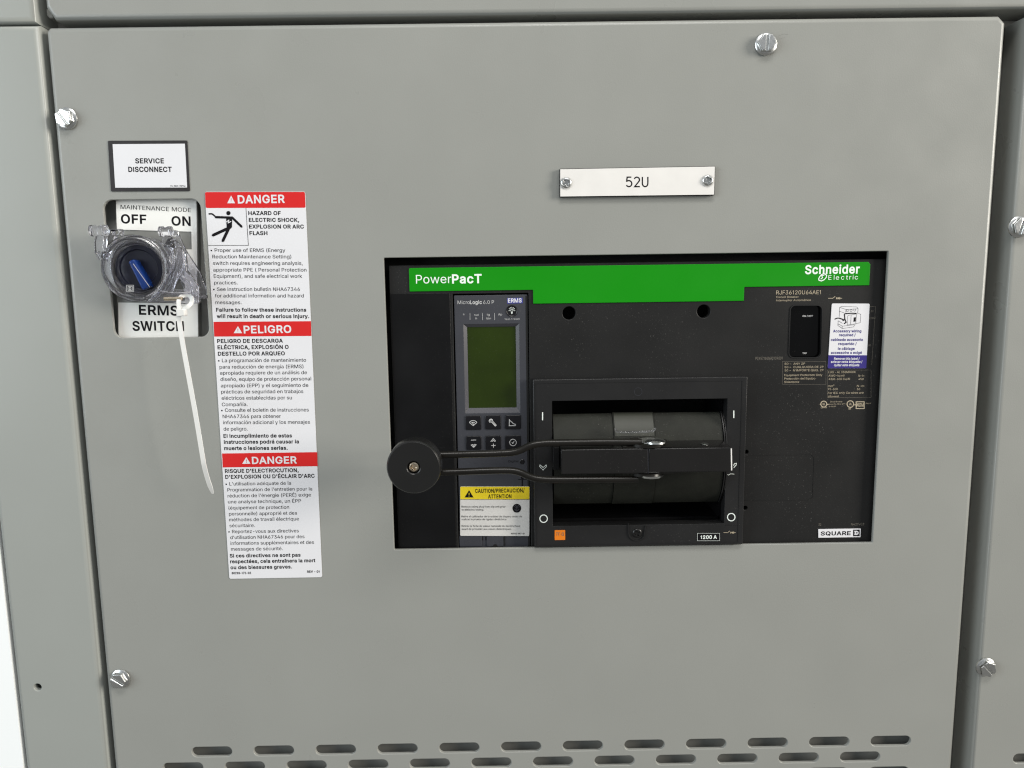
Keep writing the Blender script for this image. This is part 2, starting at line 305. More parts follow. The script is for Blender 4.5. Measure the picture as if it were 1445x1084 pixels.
# ---- flat print (letter outlines in two weights: character code, advance, outline points)
FONT = {
33:[196,[[60,16,81,-1,116,-1,140,24,140,58,123,79,98,86,73,79,56,58,52,41],[63,509,67,160,128,160,132,509]],[[29,40,40,3,72,-24,125,-24,163,14,163,67,137,99,98,110,60,99,34,69],[40,532,45,137,150,137,155,532]]],
34:[321,[[128,318,136,509,70,509,78,318],[243,318,250,509,185,509,193,318]],[[151,295,159,532,46,532,56,295],[265,295,274,532,161,532,170,295]]],
35:[440,[[115,0,138,140,265,140,242,0,294,0,317,140,391,140,400,192,325,192,345,316,421,316,429,368,354,368,377,509,326,509,303,368,175,368,198,509,147,509,124,368,49,368,40,316,115,316,95,192,19,192,10,140,86,140,64,0],[273,192,146,192,167,316,294,316]],[[-1,215,-17,117,59,117,36,-23,134,-23,157,117,238,117,215,-23,313,-23,336,117,411,117,427,215,352,215,365,293,441,293,456,391,381,391,404,532,306,532,283,391,202,391,225,532,127,532,104,391,29,391,13,293,88,293,75,215],[173,215,186,293,267,293,254,215]]],
36:[447,[[76,45,108,19,149,1,202,-8,202,-74,244,-74,244,-8,302,2,343,21,374,48,396,81,407,118,405,171,379,220,312,264,244,285,244,457,286,447,316,426,334,396,337,378,401,378,394,415,377,449,351,476,296,505,244,515,244,583,202,583,202,514,138,498,102,476,75,448,58,413,52,372,60,326,86,289,128,260,202,234,202,51,154,64,123,88,107,123,104,137,38,137,46,96,54,77],[116,363,118,398,136,427,180,452,202,457,202,296,139,326,131,334],[244,50,245,222,316,193,338,171,346,139,336,102,311,74,286,60]],[[24,89,33,66,59,29,96,-1,142,-21,179,-27,179,-97,267,-97,267,-27,309,-20,355,2,392,32,417,71,430,115,428,177,396,236,321,285,267,302,267,428,299,410,312,388,319,355,428,355,416,423,396,462,365,495,304,527,267,534,267,606,179,606,179,532,129,519,88,494,56,461,35,420,29,372,39,317,70,273,117,240,179,218,179,81,164,85,142,103,129,129,124,160,10,160],[179,333,150,348,139,368,141,391,153,410,179,425],[268,80,268,188,303,174,317,159,322,139,316,114,296,92]]],
37:[676,[[86,335,110,305,146,286,191,284,230,297,257,324,275,373,273,440,250,486,219,509,175,517,133,509,101,486,78,440,75,388],[130,435,145,462,164,471,198,468,217,445,223,412,217,355,206,338,188,329,153,332,133,355,130,365],[412,43,436,12,471,-6,517,-9,555,5,583,31,600,81,598,147,583,184,556,210,517,224,471,221,436,203,412,172,400,120,400,95],[456,142,471,170,489,179,524,176,543,153,549,120,543,62,531,45,513,36,479,39,459,62,455,73],[132,0,191,0,540,509,482,509]],[[95,287,139,264,194,260,243,277,277,311,298,370,295,445,268,501,228,530,175,540,123,530,83,501,55,446,52,386,65,325],[164,354,153,369,153,429,162,445,168,448,186,446,196,435,200,412,195,363,183,352],[487,153,494,156,512,154,521,142,526,119,520,70,509,59,490,61,478,76,479,136],[421,-6,465,-29,520,-32,568,-15,603,19,623,78,621,152,603,197,568,230,520,247,465,244,421,221,391,182,377,122,377,93,391,33],[581,530,470,532,92,-21,203,-23]]],
38:[448,[[65,47,93,22,129,4,173,-6,234,-3,289,14,329,43,364,0,438,0,366,87,397,144,408,224,349,224,342,168,328,133,219,266,305,342,323,393,320,433,300,471,266,499,218,513,165,510,121,491,91,458,76,415,82,357,121,293,135,275,63,213,42,177,34,133,39,96,45,78],[98,119,104,164,140,206,172,231,292,87,237,54,179,47,133,63,116,78],[201,461,237,452,258,427,258,382,237,352,182,310,139,380,142,424,161,449]],[[122,-18,171,-29,238,-26,299,-7,325,11,353,-23,479,-20,394,90,419,137,434,247,329,247,320,179,251,263,325,329,346,390,342,440,318,486,276,520,221,536,160,533,107,510,71,470,53,417,60,349,103,278,46,228,20,185,11,134,17,90,24,68,47,32,80,3],[182,71,145,84,135,92,121,122,126,154,156,189,168,199,257,92,229,76],[162,386,164,415,175,429,202,437,224,431,235,419,235,389,220,368,189,344]]],
39:[206,[[128,318,136,509,70,509,78,318]],[[151,295,159,532,46,532,56,295]]],
40:[273,[[95,131,111,55,139,-21,177,-96,236,-96,172,67,152,184,161,313,201,457,236,539,177,539,132,441,96,293,89,207]],[[162,-119,270,-119,194,73,175,185,184,309,223,449,271,562,162,562,110,449,73,297,66,207,72,128,89,48,118,-31]]],
41:[273,[[37,-96,97,-96,149,15,171,92,183,168,178,293,142,441,97,539,37,539,91,399,119,258,117,139,86,18]],[[64,25,2,-119,111,-119,171,7,194,87,206,167,201,296,164,449,111,562,4,562,69,393,96,256,94,142]]],
42:[453,[[89,315,114,272,206,331,201,223,250,223,246,331,337,272,362,315,266,365,362,415,337,459,246,400,250,509,201,509,206,400,114,459,89,415,186,365]],[[58,325,106,240,183,291,178,200,274,200,269,291,345,240,394,325,312,365,394,406,345,491,269,440,274,532,178,532,183,440,106,491,58,406,140,365]]],
43:[453,[[61,226,61,172,198,172,198,34,255,34,255,172,391,172,391,226,255,226,255,364,198,364,198,226]],[[38,249,38,149,175,149,175,11,278,11,278,149,414,149,414,249,278,249,278,387,175,387,175,249]]],
44:[188,[[68,71,38,-119,84,-119,137,71]],[[48,94,11,-142,102,-142,167,94]]],
45:[453,[[114,244,114,188,337,188,337,244]],[[91,267,91,165,360,165,360,267]]],
46:[188,[[57,16,78,-1,113,-1,134,16,141,41,134,66,113,83,78,83,57,66,50,41]],[[121,-24,154,3,165,41,154,80,121,106,70,106,37,80,25,41,37,3,70,-24]]],
47:[249,[[235,533,178,533,14,-76,71,-76]],[[265,556,161,556,-16,-99,89,-99]]],
48:[453,[[69,113,95,62,130,24,174,1,227,-7,279,1,323,24,359,62,384,113,400,178,405,254,400,330,384,395,358,447,323,484,279,508,227,516,174,508,130,484,95,447,69,395,53,330,48,254,53,178],[113,194,110,285,123,365,140,405,163,435,192,453,227,460,261,453,290,435,313,405,336,341,344,254,336,168,313,103,290,74,261,56,227,50,192,56,163,74,140,103,131,122]],[[30,174,47,105,75,49,116,6,167,-21,227,-30,286,-21,337,6,378,49,406,105,423,174,428,254,423,334,406,403,377,460,337,503,286,530,227,539,167,530,116,503,76,460,47,403,30,334,25,254],[136,197,133,284,145,359,160,394,179,418,200,432,227,436,253,432,275,418,293,394,313,336,321,254,313,173,293,115,275,91,253,77,227,73,200,77,179,91,152,130]]],
49:[330,[[150,0,215,0,215,509,160,509,60,420,60,355,150,425]],[[135,0,240,0,240,509,150,509,40,405,40,310,135,385]]],
50:[453,[[64,47,64,0,389,0,389,57,153,57,153,60,347,275,375,331,381,372,376,411,361,445,337,474,306,497,268,511,203,514,162,505,126,486,98,459,77,424,67,384,66,362,127,362,139,413,162,441,196,457,250,457,293,436,313,408,320,360,299,305,234,229]],[[176,422,201,434,245,434,278,418,291,399,296,362,279,317,217,244,41,57,41,-23,412,-23,412,80,201,80,367,261,398,324,404,372,398,417,381,457,353,491,317,517,273,534,201,537,154,526,112,504,79,473,56,433,44,388,41,339,145,339,160,403]]],
51:[453,[[44,132,52,91,70,57,98,30,152,2,218,-7,266,-2,309,12,344,36,370,66,387,103,393,145,387,186,371,222,344,253,308,276,264,288,221,289,372,461,372,509,70,509,70,452,288,452,157,299,157,248,242,244,288,226,316,196,328,158,325,116,307,83,275,61,219,50,165,59,126,87,111,119,109,132]],[[16,155,30,84,52,43,84,11,146,-20,217,-30,271,-25,319,-8,359,18,390,53,410,96,416,145,410,192,391,235,359,271,318,297,267,311,395,452,395,532,47,532,47,429,246,433,134,308,134,225,237,221,275,206,296,184,305,156,303,123,289,99,266,82,218,73,174,81,145,102,133,126,129,155]]],
52:[453,[[40,158,40,105,282,105,282,0,343,0,343,105,413,105,413,163,343,163,343,318,282,318,282,163,109,163,311,509,247,509]],[[17,165,17,82,259,82,259,-23,366,-23,366,82,436,82,436,186,366,186,366,341,259,341,259,186,148,185,351,532,234,532]]],
53:[453,[[66,93,83,60,123,21,178,-2,245,-5,289,6,327,27,357,57,379,95,390,139,388,199,364,260,321,306,279,326,203,331,134,301,151,452,366,452,366,509,96,509,67,253,128,246,180,272,233,276,275,262,306,233,324,193,327,146,314,104,288,72,250,53,196,52,154,73,127,108,122,130,60,130]],[[44,86,64,46,110,1,173,-25,247,-29,298,-16,341,9,375,43,400,87,413,137,411,203,384,273,335,325,285,349,199,355,161,338,171,429,389,429,389,532,75,532,42,232,132,222,186,249,230,253,263,242,287,220,302,188,304,149,293,115,273,91,245,76,201,76,169,91,149,118,141,153,32,153]]],
54:[453,[[109,40,142,15,182,-1,226,-7,271,-2,310,14,343,39,368,73,384,112,389,157,384,201,370,240,346,271,316,295,278,309,205,310,174,295,322,509,252,509,102,285,73,219,64,162,69,115,84,74],[132,114,126,174,138,214,163,244,198,262,241,264,279,251,307,225,324,187,324,128,307,90,279,63,241,49,198,52,163,70,153,79]],[[46,110,64,63,93,24,131,-5,176,-24,226,-30,277,-24,322,-6,359,23,388,61,406,106,412,157,407,207,390,251,363,287,327,315,283,332,215,333,363,530,240,532,82,296,50,226,40,162],[155,122,149,171,159,203,178,226,204,239,238,241,266,231,288,211,301,182,301,133,288,103,266,83,238,73,205,75,171,94]]],
55:[453,[[97,0,165,0,391,449,391,509,62,509,62,452,323,452]],[[179,-23,414,443,414,532,39,532,39,429,286,429,60,-23]]],
56:[453,[[86,47,117,21,156,3,226,-7,296,3,335,21,366,47,388,78,399,115,397,166,372,220,339,249,300,267,333,282,359,308,376,342,382,380,377,417,361,450,323,488,269,511,204,514,146,498,101,464,82,434,72,399,72,360,83,324,105,293,153,265,113,249,72,208,55,166,53,115,64,78],[119,113,116,152,130,189,157,216,196,232,256,232,295,216,322,189,336,152,333,113,315,82,285,60,226,49,167,60,136,82],[136,399,159,437,200,457,252,457,294,437,316,399,316,351,293,313,252,292,201,292,159,313,136,351]],[[107,269,100,269,53,221,32,171,30,112,43,68,69,31,105,2,149,-19,226,-30,303,-19,348,2,383,31,409,68,423,112,420,172,390,234,353,269,378,294,398,335,405,380,399,424,381,463,336,508,274,534,202,538,135,519,84,480,61,444,49,402,49,357,62,314,89,276],[226,73,176,82,154,98,141,120,140,149,150,176,170,196,201,209,252,209,282,196,302,176,312,149,311,120,298,98,276,82],[206,315,175,331,159,358,159,393,175,419,205,434,247,434,277,419,293,393,293,358,277,331,246,315]]],
57:[453,[[94,252,121,225,155,206,195,196,257,202,278,213,130,0,200,0,363,248,385,309,388,371,377,414,356,452,328,482,291,503,249,514,203,514,162,504,125,483,96,454,75,417,65,375,65,329,74,287],[129,322,129,381,145,419,174,446,212,459,254,457,290,438,314,407,327,366,324,321,307,284,279,257,240,244,199,247,163,265,145,284]],[[147,184,194,173,239,177,90,-21,213,-23,384,238,408,305,411,373,399,423,375,466,342,500,300,525,252,537,200,537,153,525,111,501,78,468,54,426,42,378,42,326,53,279,75,238,107,206],[205,270,177,283,165,297,152,327,152,376,165,405,186,426,215,436,248,434,275,420,294,396,303,363,301,326,288,297,267,277,237,268]]],
58:[188,[[57,16,78,-1,113,-1,134,16,141,41,134,66,113,83,78,83,57,66,50,41],[57,291,78,274,113,274,134,291,141,316,134,342,113,359,78,359,57,342,50,316]],[[121,-24,154,3,165,41,154,80,121,106,70,106,37,80,25,41,37,3,70,-24],[121,251,154,278,165,316,154,355,121,382,70,382,37,355,25,316,37,278,70,251]]],
59:[188,[[71,284,94,272,121,274,142,291,149,316,142,342,121,359,86,359,65,342,58,316,59,307],[68,71,38,-119,84,-119,137,71]],[[78,382,45,355,34,318,36,300,54,267,90,248,130,252,162,278,173,316,162,355,129,382],[48,94,11,-142,102,-142,167,94]]],
60:[453,[[65,220,65,178,388,15,388,81,144,197,144,201,388,316,388,383]],[[42,234,42,163,411,-22,411,95,193,199,411,302,411,420]]],
61:[453,[[72,153,72,97,381,97,381,153],[72,301,72,245,381,245,381,301]],[[49,176,49,74,404,74,404,176],[49,324,49,222,404,222,404,324]]],
62:[453,[[65,81,65,15,387,178,387,220,65,383,65,316,308,201,308,197]],[[410,163,410,234,42,420,42,302,259,199,42,95,42,-22]]],
63:[358,[[27,378,92,378,106,425,137,453,189,461,229,447,255,416,262,384,253,345,220,306,160,261,137,216,132,152,194,152,203,214,296,297,314,327,324,382,314,435,284,478,238,506,178,516,120,506,73,479,49,452,33,418],[131,9,155,-4,181,-1,206,24,206,58,181,83,146,83,126,66,118,41,119,32]],[[11,425,1,355,109,355,126,412,147,431,187,437,216,427,234,406,238,384,232,355,204,323,142,276,115,222,107,129,213,129,225,202,314,282,336,318,347,382,335,444,300,495,246,528,178,539,112,528,58,498,29,465],[114,-8,150,-27,192,-23,229,14,229,68,191,106,138,106,106,79,95,43,96,25]]],
64:[676,[[42,143,52,77,73,18,103,-31,144,-72,193,-102,252,-123,319,-134,411,-131,464,-120,504,-107,489,-59,357,-85,271,-75,223,-58,182,-32,149,1,124,43,107,91,98,178,107,263,135,334,164,372,199,402,242,424,292,438,376,441,427,432,490,402,537,357,567,301,580,237,572,111,557,76,540,63,508,60,485,74,474,110,474,335,419,335,419,306,373,336,330,343,291,338,257,322,228,297,207,265,193,226,189,159,204,96,224,62,251,35,285,18,345,14,376,22,408,48,423,68,434,42,476,17,517,11,551,15,579,28,608,62,631,142,634,242,617,319,594,366,562,407,522,442,472,469,415,486,349,492,281,486,220,470,167,444,123,408,87,363,61,309,46,248,42,215],[293,284,331,292,381,282,406,260,419,221,416,133,400,95,372,72,329,65,289,74,262,101,244,154,244,213,265,260]],[[19,216,19,141,30,71,52,8,85,-46,129,-90,183,-123,246,-146,317,-157,414,-154,470,-142,533,-122,505,-32,356,-62,276,-53,233,-37,197,-14,167,15,145,52,130,96,121,178,130,258,156,323,181,356,212,383,251,403,295,415,374,418,420,410,477,383,518,343,545,293,557,236,550,117,538,91,531,85,513,84,504,89,497,114,497,358,396,358,398,346,382,358,330,366,285,360,244,342,211,313,186,275,170,231,166,157,183,88,205,48,237,16,279,-4,347,-10,386,1,417,25,468,-6,516,-13,558,-7,593,10,628,50,654,138,657,244,639,326,614,378,579,423,535,461,481,490,419,509,349,515,277,509,212,492,155,463,106,424,68,375,40,317,23,252],[330,88,301,95,282,113,267,158,267,208,284,246,304,262,331,268,370,260,386,246,396,217,393,138,381,109,362,94]]],
65:[480,[[16,0,85,0,135,142,344,142,395,0,463,0,276,509,201,509],[239,457,287,302,324,199,154,199]],[[-16,-23,101,-23,151,119,328,119,379,-23,496,-23,292,532,185,532],[186,222,238,411,265,295,292,222]]],
66:[456,[[125,57,125,231,279,228,317,211,342,184,355,149,354,120,341,92,315,70,272,58],[60,509,60,0,275,1,324,10,362,28,390,52,408,83,418,136,409,189,385,227,339,257,315,262,315,267,365,293,392,331,398,374,388,426,371,456,345,481,310,499,266,508],[125,285,125,452,263,450,299,439,323,417,334,388,333,348,308,309,265,288]],[[148,80,148,207,274,205,303,192,322,172,331,146,331,125,322,106,304,91,269,81],[37,532,37,-23,277,-22,331,-12,375,8,408,37,430,75,441,136,431,197,402,244,366,267,381,275,414,323,421,374,410,434,389,471,358,500,318,520,269,531],[148,428,259,427,287,418,303,403,311,384,310,355,292,327,259,311,148,309]]],
67:[510,[[86,88,126,42,177,11,235,-5,305,-4,373,19,428,62,457,107,473,160,408,160,382,105,337,69,267,53,223,59,184,76,151,105,125,145,109,194,103,254,109,314,125,364,150,403,184,432,223,450,304,452,357,428,395,384,408,348,473,348,456,402,415,460,357,498,286,515,235,514,177,498,126,466,86,421,57,362,42,293,42,215,57,146]],[[19,295,19,213,35,138,66,75,111,25,167,-10,232,-28,309,-27,384,-2,445,46,478,97,504,183,394,183,364,119,327,90,266,76,230,81,196,96,168,120,146,155,132,199,127,254,132,309,146,354,168,388,196,413,228,427,299,429,343,409,375,372,392,325,504,325,477,413,431,477,366,519,289,538,232,536,167,519,111,484,66,434,35,370]]],
68:[502,[[60,509,60,0,256,2,322,17,376,48,417,92,446,149,460,217,460,293,446,361,418,418,377,461,325,492,261,507],[249,450,299,438,338,415,368,381,388,337,398,285,398,226,388,172,368,128,337,94,296,70,244,58,125,57,125,452]],[[37,532,37,-23,259,-21,330,-4,391,29,437,78,468,141,483,215,483,296,468,369,437,431,392,480,333,513,264,530],[242,81,148,80,148,428,246,427,290,417,323,397,348,369,366,330,375,283,375,228,366,179,348,141,322,112,288,92]]],
69:[419,[[125,57,125,229,355,229,355,286,125,286,125,452,372,452,372,509,60,509,60,0,375,0,375,57]],[[148,80,148,206,378,206,378,309,148,309,148,429,395,429,395,532,37,532,37,-23,398,-23,398,80]]],
70:[410,[[125,0,125,221,346,221,346,278,125,278,125,452,369,452,369,509,60,509,60,0]],[[148,-23,148,198,369,198,369,301,148,301,148,429,392,429,392,532,37,532,37,-23]]],
71:[520,[[85,88,125,43,176,11,236,-5,298,-5,352,8,399,33,436,69,463,115,476,170,478,256,283,256,283,199,415,199,404,141,386,107,360,81,328,63,269,53,224,59,184,76,151,105,125,145,109,194,103,254,109,314,125,364,150,404,183,432,222,450,291,454,347,434,393,383,408,349,474,349,449,416,403,469,340,504,265,516,203,508,149,484,103,445,69,393,47,329,40,254,47,179,57,146]],[[25,175,35,138,66,75,110,25,167,-10,233,-28,301,-28,360,-14,413,14,454,55,484,106,499,167,501,279,260,279,260,176,387,176,382,149,367,121,346,100,320,85,268,76,230,81,197,96,168,121,146,155,132,199,127,254,132,309,146,354,168,388,196,413,228,427,288,431,334,414,374,370,393,326,507,326,469,428,418,487,348,526,265,539,197,530,137,503,86,460,48,403,25,334,17,254]]],
72:[517,[[60,0,125,0,125,232,392,232,392,0,457,0,457,509,392,509,392,289,125,289,125,509,60,509]],[[37,-23,148,-23,148,209,369,209,369,-23,480,-23,480,532,369,532,369,312,148,312,148,532,37,532]]],
73:[190,[[62,0,128,0,128,509,62,509]],[[42,0,150,0,150,509,42,509]]],
74:[396,[[33,173,36,111,44,81,57,55,75,33,98,15,124,3,153,-4,217,-4,246,3,271,15,294,33,313,55,326,81,334,111,336,509,272,509,270,123,258,88,235,64,204,51,166,51,134,64,111,88,99,123,98,173]],[[116,-19,150,-27,220,-27,254,-19,284,-4,310,16,332,42,347,73,357,108,359,532,249,532,247,127,238,100,222,83,199,74,170,74,147,83,131,100,122,128,120,196,9,196,13,108,22,73,38,42,60,16,86,-4]]],
75:[467,[[60,509,60,0,125,0,125,167,198,245,372,0,449,0,243,288,448,509,364,509,124,241,125,509]],[[37,532,37,-23,148,-23,148,158,196,209,360,-23,490,-21,273,287,490,527,353,532,141,284,148,532]]],
76:[393,[[60,509,60,0,361,0,361,57,125,57,125,509]],[[37,532,37,-23,384,-23,384,80,148,80,148,532]]],
77:[628,[[122,0,119,436,170,291,286,0,342,0,507,438,504,0,568,0,568,509,476,509,315,72,277,187,152,509,60,509,60,0]],[[167,532,37,532,37,-23,145,-23,127,390,149,283,271,-23,358,-23,498,392,481,-23,591,-23,591,532,460,532,316,118,299,195]]],
78:[523,[[120,430,202,290,387,0,463,0,463,509,399,509,403,76,343,183,136,509,60,509,60,0,125,0,125,291]],[[148,-23,148,291,133,386,182,278,374,-23,486,-23,486,532,376,532,391,120,363,194,149,532,37,532,37,-23]]],
79:[533,[[70,115,105,63,150,25,205,1,267,-7,329,1,384,25,429,63,464,115,486,179,493,254,486,329,464,393,429,445,384,484,329,508,267,516,205,508,150,484,105,445,70,393,48,329,40,254,48,179],[116,168,105,223,105,285,116,340,137,385,167,420,203,443,245,454,289,454,330,443,367,420,396,386,418,341,429,286,429,223,418,168,396,123,367,89,330,66,289,54,245,54,203,66,167,89,137,123]],[[25,174,49,105,87,48,138,5,199,-21,267,-30,335,-21,396,5,446,48,485,105,508,174,516,254,508,334,485,403,446,460,396,503,335,530,267,539,199,530,138,503,87,461,49,403,25,334,17,254],[138,175,128,225,128,283,138,333,157,373,182,402,213,421,248,431,286,431,321,422,352,402,377,373,396,334,406,283,406,225,396,175,377,136,352,107,321,87,286,77,248,77,213,87,182,107,157,136]]],
80:[445,[[60,0,125,0,125,186,263,187,312,198,350,219,379,248,398,284,407,325,404,391,390,430,366,462,332,487,289,503,235,509,60,509],[233,242,125,242,125,452,268,449,308,431,333,402,344,348,333,294,308,264,269,246]],[[37,-23,148,-23,148,163,266,164,320,176,364,200,398,234,420,276,431,323,427,396,410,441,382,479,343,508,294,526,236,532,37,532],[148,265,148,428,263,426,294,412,312,391,321,348,312,304,294,282,263,268]]],
81:[533,[[86,88,126,42,177,11,235,-5,299,-5,357,11,401,-48,468,-48,403,39,429,63,464,115,486,179,493,254,486,329,464,393,429,445,384,484,329,508,267,516,205,508,150,484,105,445,70,393,48,329,40,254,48,179,57,146],[125,144,109,194,103,254,109,314,125,364,151,404,184,433,223,450,267,456,310,450,349,433,383,404,408,365,425,314,430,254,425,194,408,144,383,105,367,88,313,159,245,159,319,62,267,53,223,59,184,76,151,105]],[[35,138,67,75,111,25,168,-10,232,-28,302,-28,348,-15,389,-71,510,-68,434,36,447,48,485,105,508,174,516,254,508,334,485,403,446,460,396,503,335,530,267,539,199,530,138,503,87,461,49,403,25,334,17,254,25,175],[146,154,132,199,127,254,132,310,146,354,168,389,197,413,230,428,267,433,304,428,337,413,365,389,387,355,402,310,407,254,402,199,387,154,368,124,324,182,204,180,278,78,267,76,230,81,197,96,168,120]]],
82:[449,[[60,0,125,0,125,198,247,198,353,0,428,0,314,209,351,228,380,255,399,290,408,330,405,395,390,433,367,465,333,489,290,504,236,509,60,509],[269,449,309,433,334,405,345,352,334,300,309,273,269,258,125,255,125,452]],[[37,-23,148,-23,148,175,233,175,339,-23,467,-23,345,199,364,209,398,241,420,281,431,328,427,400,411,444,383,481,344,509,294,526,237,532,37,532],[148,279,148,429,264,426,295,413,313,394,322,352,313,311,296,293,265,281]]],
83:[447,[[76,45,108,19,149,1,224,-9,278,-4,323,11,360,34,386,64,403,99,407,155,395,198,359,238,312,264,148,319,124,342,115,376,123,409,145,435,194,456,247,457,286,447,316,426,334,396,337,378,401,378,394,415,377,449,351,476,296,505,227,516,158,506,119,488,87,463,65,431,53,393,54,348,71,307,105,274,154,249,307,199,338,171,346,139,336,102,311,74,257,52,194,52,142,71,116,98,104,137,38,137,46,96,54,77]],[[10,160,24,89,33,66,59,29,96,-1,143,-21,223,-32,282,-27,333,-10,375,16,406,51,425,93,431,158,415,209,373,256,321,285,161,339,145,354,139,376,144,398,159,416,199,433,244,434,276,425,299,410,312,388,319,355,428,355,416,423,396,462,365,495,303,528,227,539,152,528,107,508,71,479,44,441,30,397,31,343,52,293,92,255,145,228,295,179,317,158,322,139,316,114,297,93,252,75,198,75,155,90,136,110,122,160]]],
84:[449,[[32,509,32,452,193,452,193,0,257,0,257,452,417,452,417,509]],[[9,532,9,429,170,429,170,-23,280,-23,280,429,440,429,440,532]]],
85:[517,[[66,124,85,80,114,43,154,15,203,-2,259,-8,315,-2,363,15,403,43,433,80,451,124,457,173,457,509,393,509,392,160,377,113,345,77,298,56,239,53,187,68,150,99,128,144,124,178,124,509,60,509,60,173]],[[241,76,198,89,168,114,151,150,147,180,147,532,37,532,37,172,44,118,65,68,98,26,143,-5,197,-25,259,-31,320,-25,374,-5,419,26,453,68,473,118,480,172,480,532,370,532,369,164,356,125,331,96,292,78]]],
86:[480,[[84,509,16,509,204,0,278,0,463,509,395,509,267,138,241,53,192,206]],[[-17,532,188,-23,294,-23,496,532,378,532,245,145,241,99,214,214,101,532]]],
87:[686,[[16,509,155,0,230,0,335,395,343,438,368,323,455,0,530,0,670,509,603,509,493,62,462,196,380,509,306,509,193,60,163,196,82,509]],[[-14,532,137,-23,248,-23,345,342,345,318,438,-23,548,-23,700,532,585,532,493,108,484,201,397,532,288,532,194,106,186,201,100,532]]],
88:[474,[[18,0,91,0,237,218,292,129,382,0,456,0,275,263,446,509,374,509,252,329,238,302,178,400,104,509,29,509,200,261]],[[-23,-21,104,-23,237,176,273,117,370,-23,496,-21,303,263,487,530,361,532,237,348,197,413,116,532,-11,530,172,261]]],
89:[472,[[16,509,203,208,203,0,268,0,268,208,455,509,381,509,236,264,192,344,91,509]],[[-24,531,180,202,180,-23,291,-23,291,202,495,531,368,532,237,310,212,356,104,532]]],
90:[438,[[114,55,169,129,397,462,397,509,40,509,40,452,324,454,42,46,42,0,399,0,399,57]],[[19,54,19,-23,422,-23,422,80,155,76,187,115,420,454,420,532,17,532,17,429,283,432]]],
91:[273,[[101,539,101,-96,236,-96,236,-44,160,-44,160,487,236,487,236,539]],[[78,562,78,-119,259,-119,259,-21,183,-21,183,464,259,464,259,562]]],
92:[249,[[71,533,14,533,178,-76,235,-76]],[[89,556,-16,556,161,-99,265,-99]]],
93:[273,[[172,-96,172,539,37,539,37,487,113,487,113,-44,37,-44,37,-96]],[[195,-119,195,562,14,562,14,464,90,464,90,-21,14,-21,14,-119]]],
94:[327,[[27,278,88,278,161,439,166,439,240,278,300,278,197,493,129,493]],[[-10,255,103,255,163,388,225,255,337,255,212,516,115,516]]],
95:[319,[[0,0,0,-56,319,-56,319,0]],[[-23,23,-23,-79,342,-79,342,23]]],
96:[219,[[164,429,116,529,48,529,114,429]],[[201,406,131,552,8,551,102,406]]],
97:[389,[[68,22,110,-1,176,-8,236,12,272,52,277,52,277,0,337,0,333,290,315,333,275,367,194,384,118,370,79,346,48,308,41,291,100,274,132,313,183,330,240,322,267,297,275,248,259,232,89,199,50,171,34,138,31,90,40,58],[92,95,98,132,134,159,276,190,272,115,248,74,216,53,149,47,107,66]],[[153,71,124,84,116,99,120,119,144,137,251,161,250,122,231,90,208,75],[53,4,103,-23,178,-31,249,-8,254,-3,254,-23,360,-23,356,295,334,347,285,388,194,408,110,392,63,364,28,320,9,277,108,247,145,293,185,307,229,300,245,285,250,256,79,220,32,186,11,143,8,87,19,48]]],
98:[424,[[53,0,112,0,112,59,118,59,162,10,198,-5,252,-7,294,5,330,29,359,64,379,108,389,160,389,218,379,270,359,313,330,347,294,371,252,383,197,381,144,353,118,319,114,319,114,509,53,509],[120,247,140,291,174,320,220,330,253,325,280,311,309,276,325,227,325,151,309,101,279,66,253,51,204,48,174,57,140,86,120,132,113,169]],[[30,532,30,-23,135,-23,135,6,148,-9,193,-28,255,-30,304,-16,346,12,378,51,401,101,412,158,412,220,401,277,378,326,346,365,304,392,255,406,191,404,137,375,137,532],[206,71,186,77,159,101,142,139,137,170,142,241,159,277,184,299,221,306,246,303,265,293,289,265,302,224,302,155,288,113,265,84,246,74]]],
99:[396,[[68,64,98,30,137,6,182,-7,261,-1,316,29,354,78,363,102,304,117,271,66,217,47,173,51,145,66,115,102,99,151,99,224,115,274,145,310,173,325,250,322,298,276,303,262,362,277,332,332,284,368,207,384,159,378,117,360,82,330,56,291,40,243,34,187,40,133,46,108]],[[83,12,128,-16,180,-30,267,-23,331,11,374,67,393,119,294,143,256,85,214,70,180,74,160,84,136,113,122,155,122,221,136,262,160,292,178,302,240,299,278,263,288,234,396,262,350,347,293,390,208,408,153,401,104,380,65,346,35,301,17,248,11,187,17,128,25,100,49,51]]],
100:[424,[[55,84,79,45,111,16,151,-2,212,-7,263,10,287,31,307,59,313,59,313,0,372,0,372,509,311,509,311,319,306,319,263,367,228,381,173,383,131,371,95,347,66,313,46,270,35,218,35,160,39,133],[99,151,99,227,115,276,145,311,172,325,221,329,251,320,284,291,305,247,311,169,299,115,274,75,250,57,205,47,172,51,145,66,115,101]],[[204,70,179,74,160,84,136,113,122,155,122,224,136,265,159,293,178,303,219,305,239,299,266,277,282,241,288,170,278,124,257,91,241,78],[99,-3,145,-25,215,-31,274,-10,290,3,290,-23,395,-23,395,532,288,532,288,374,277,386,233,404,170,406,121,392,79,365,47,326,24,277,12,220,12,158,17,128,34,75,61,30]]],
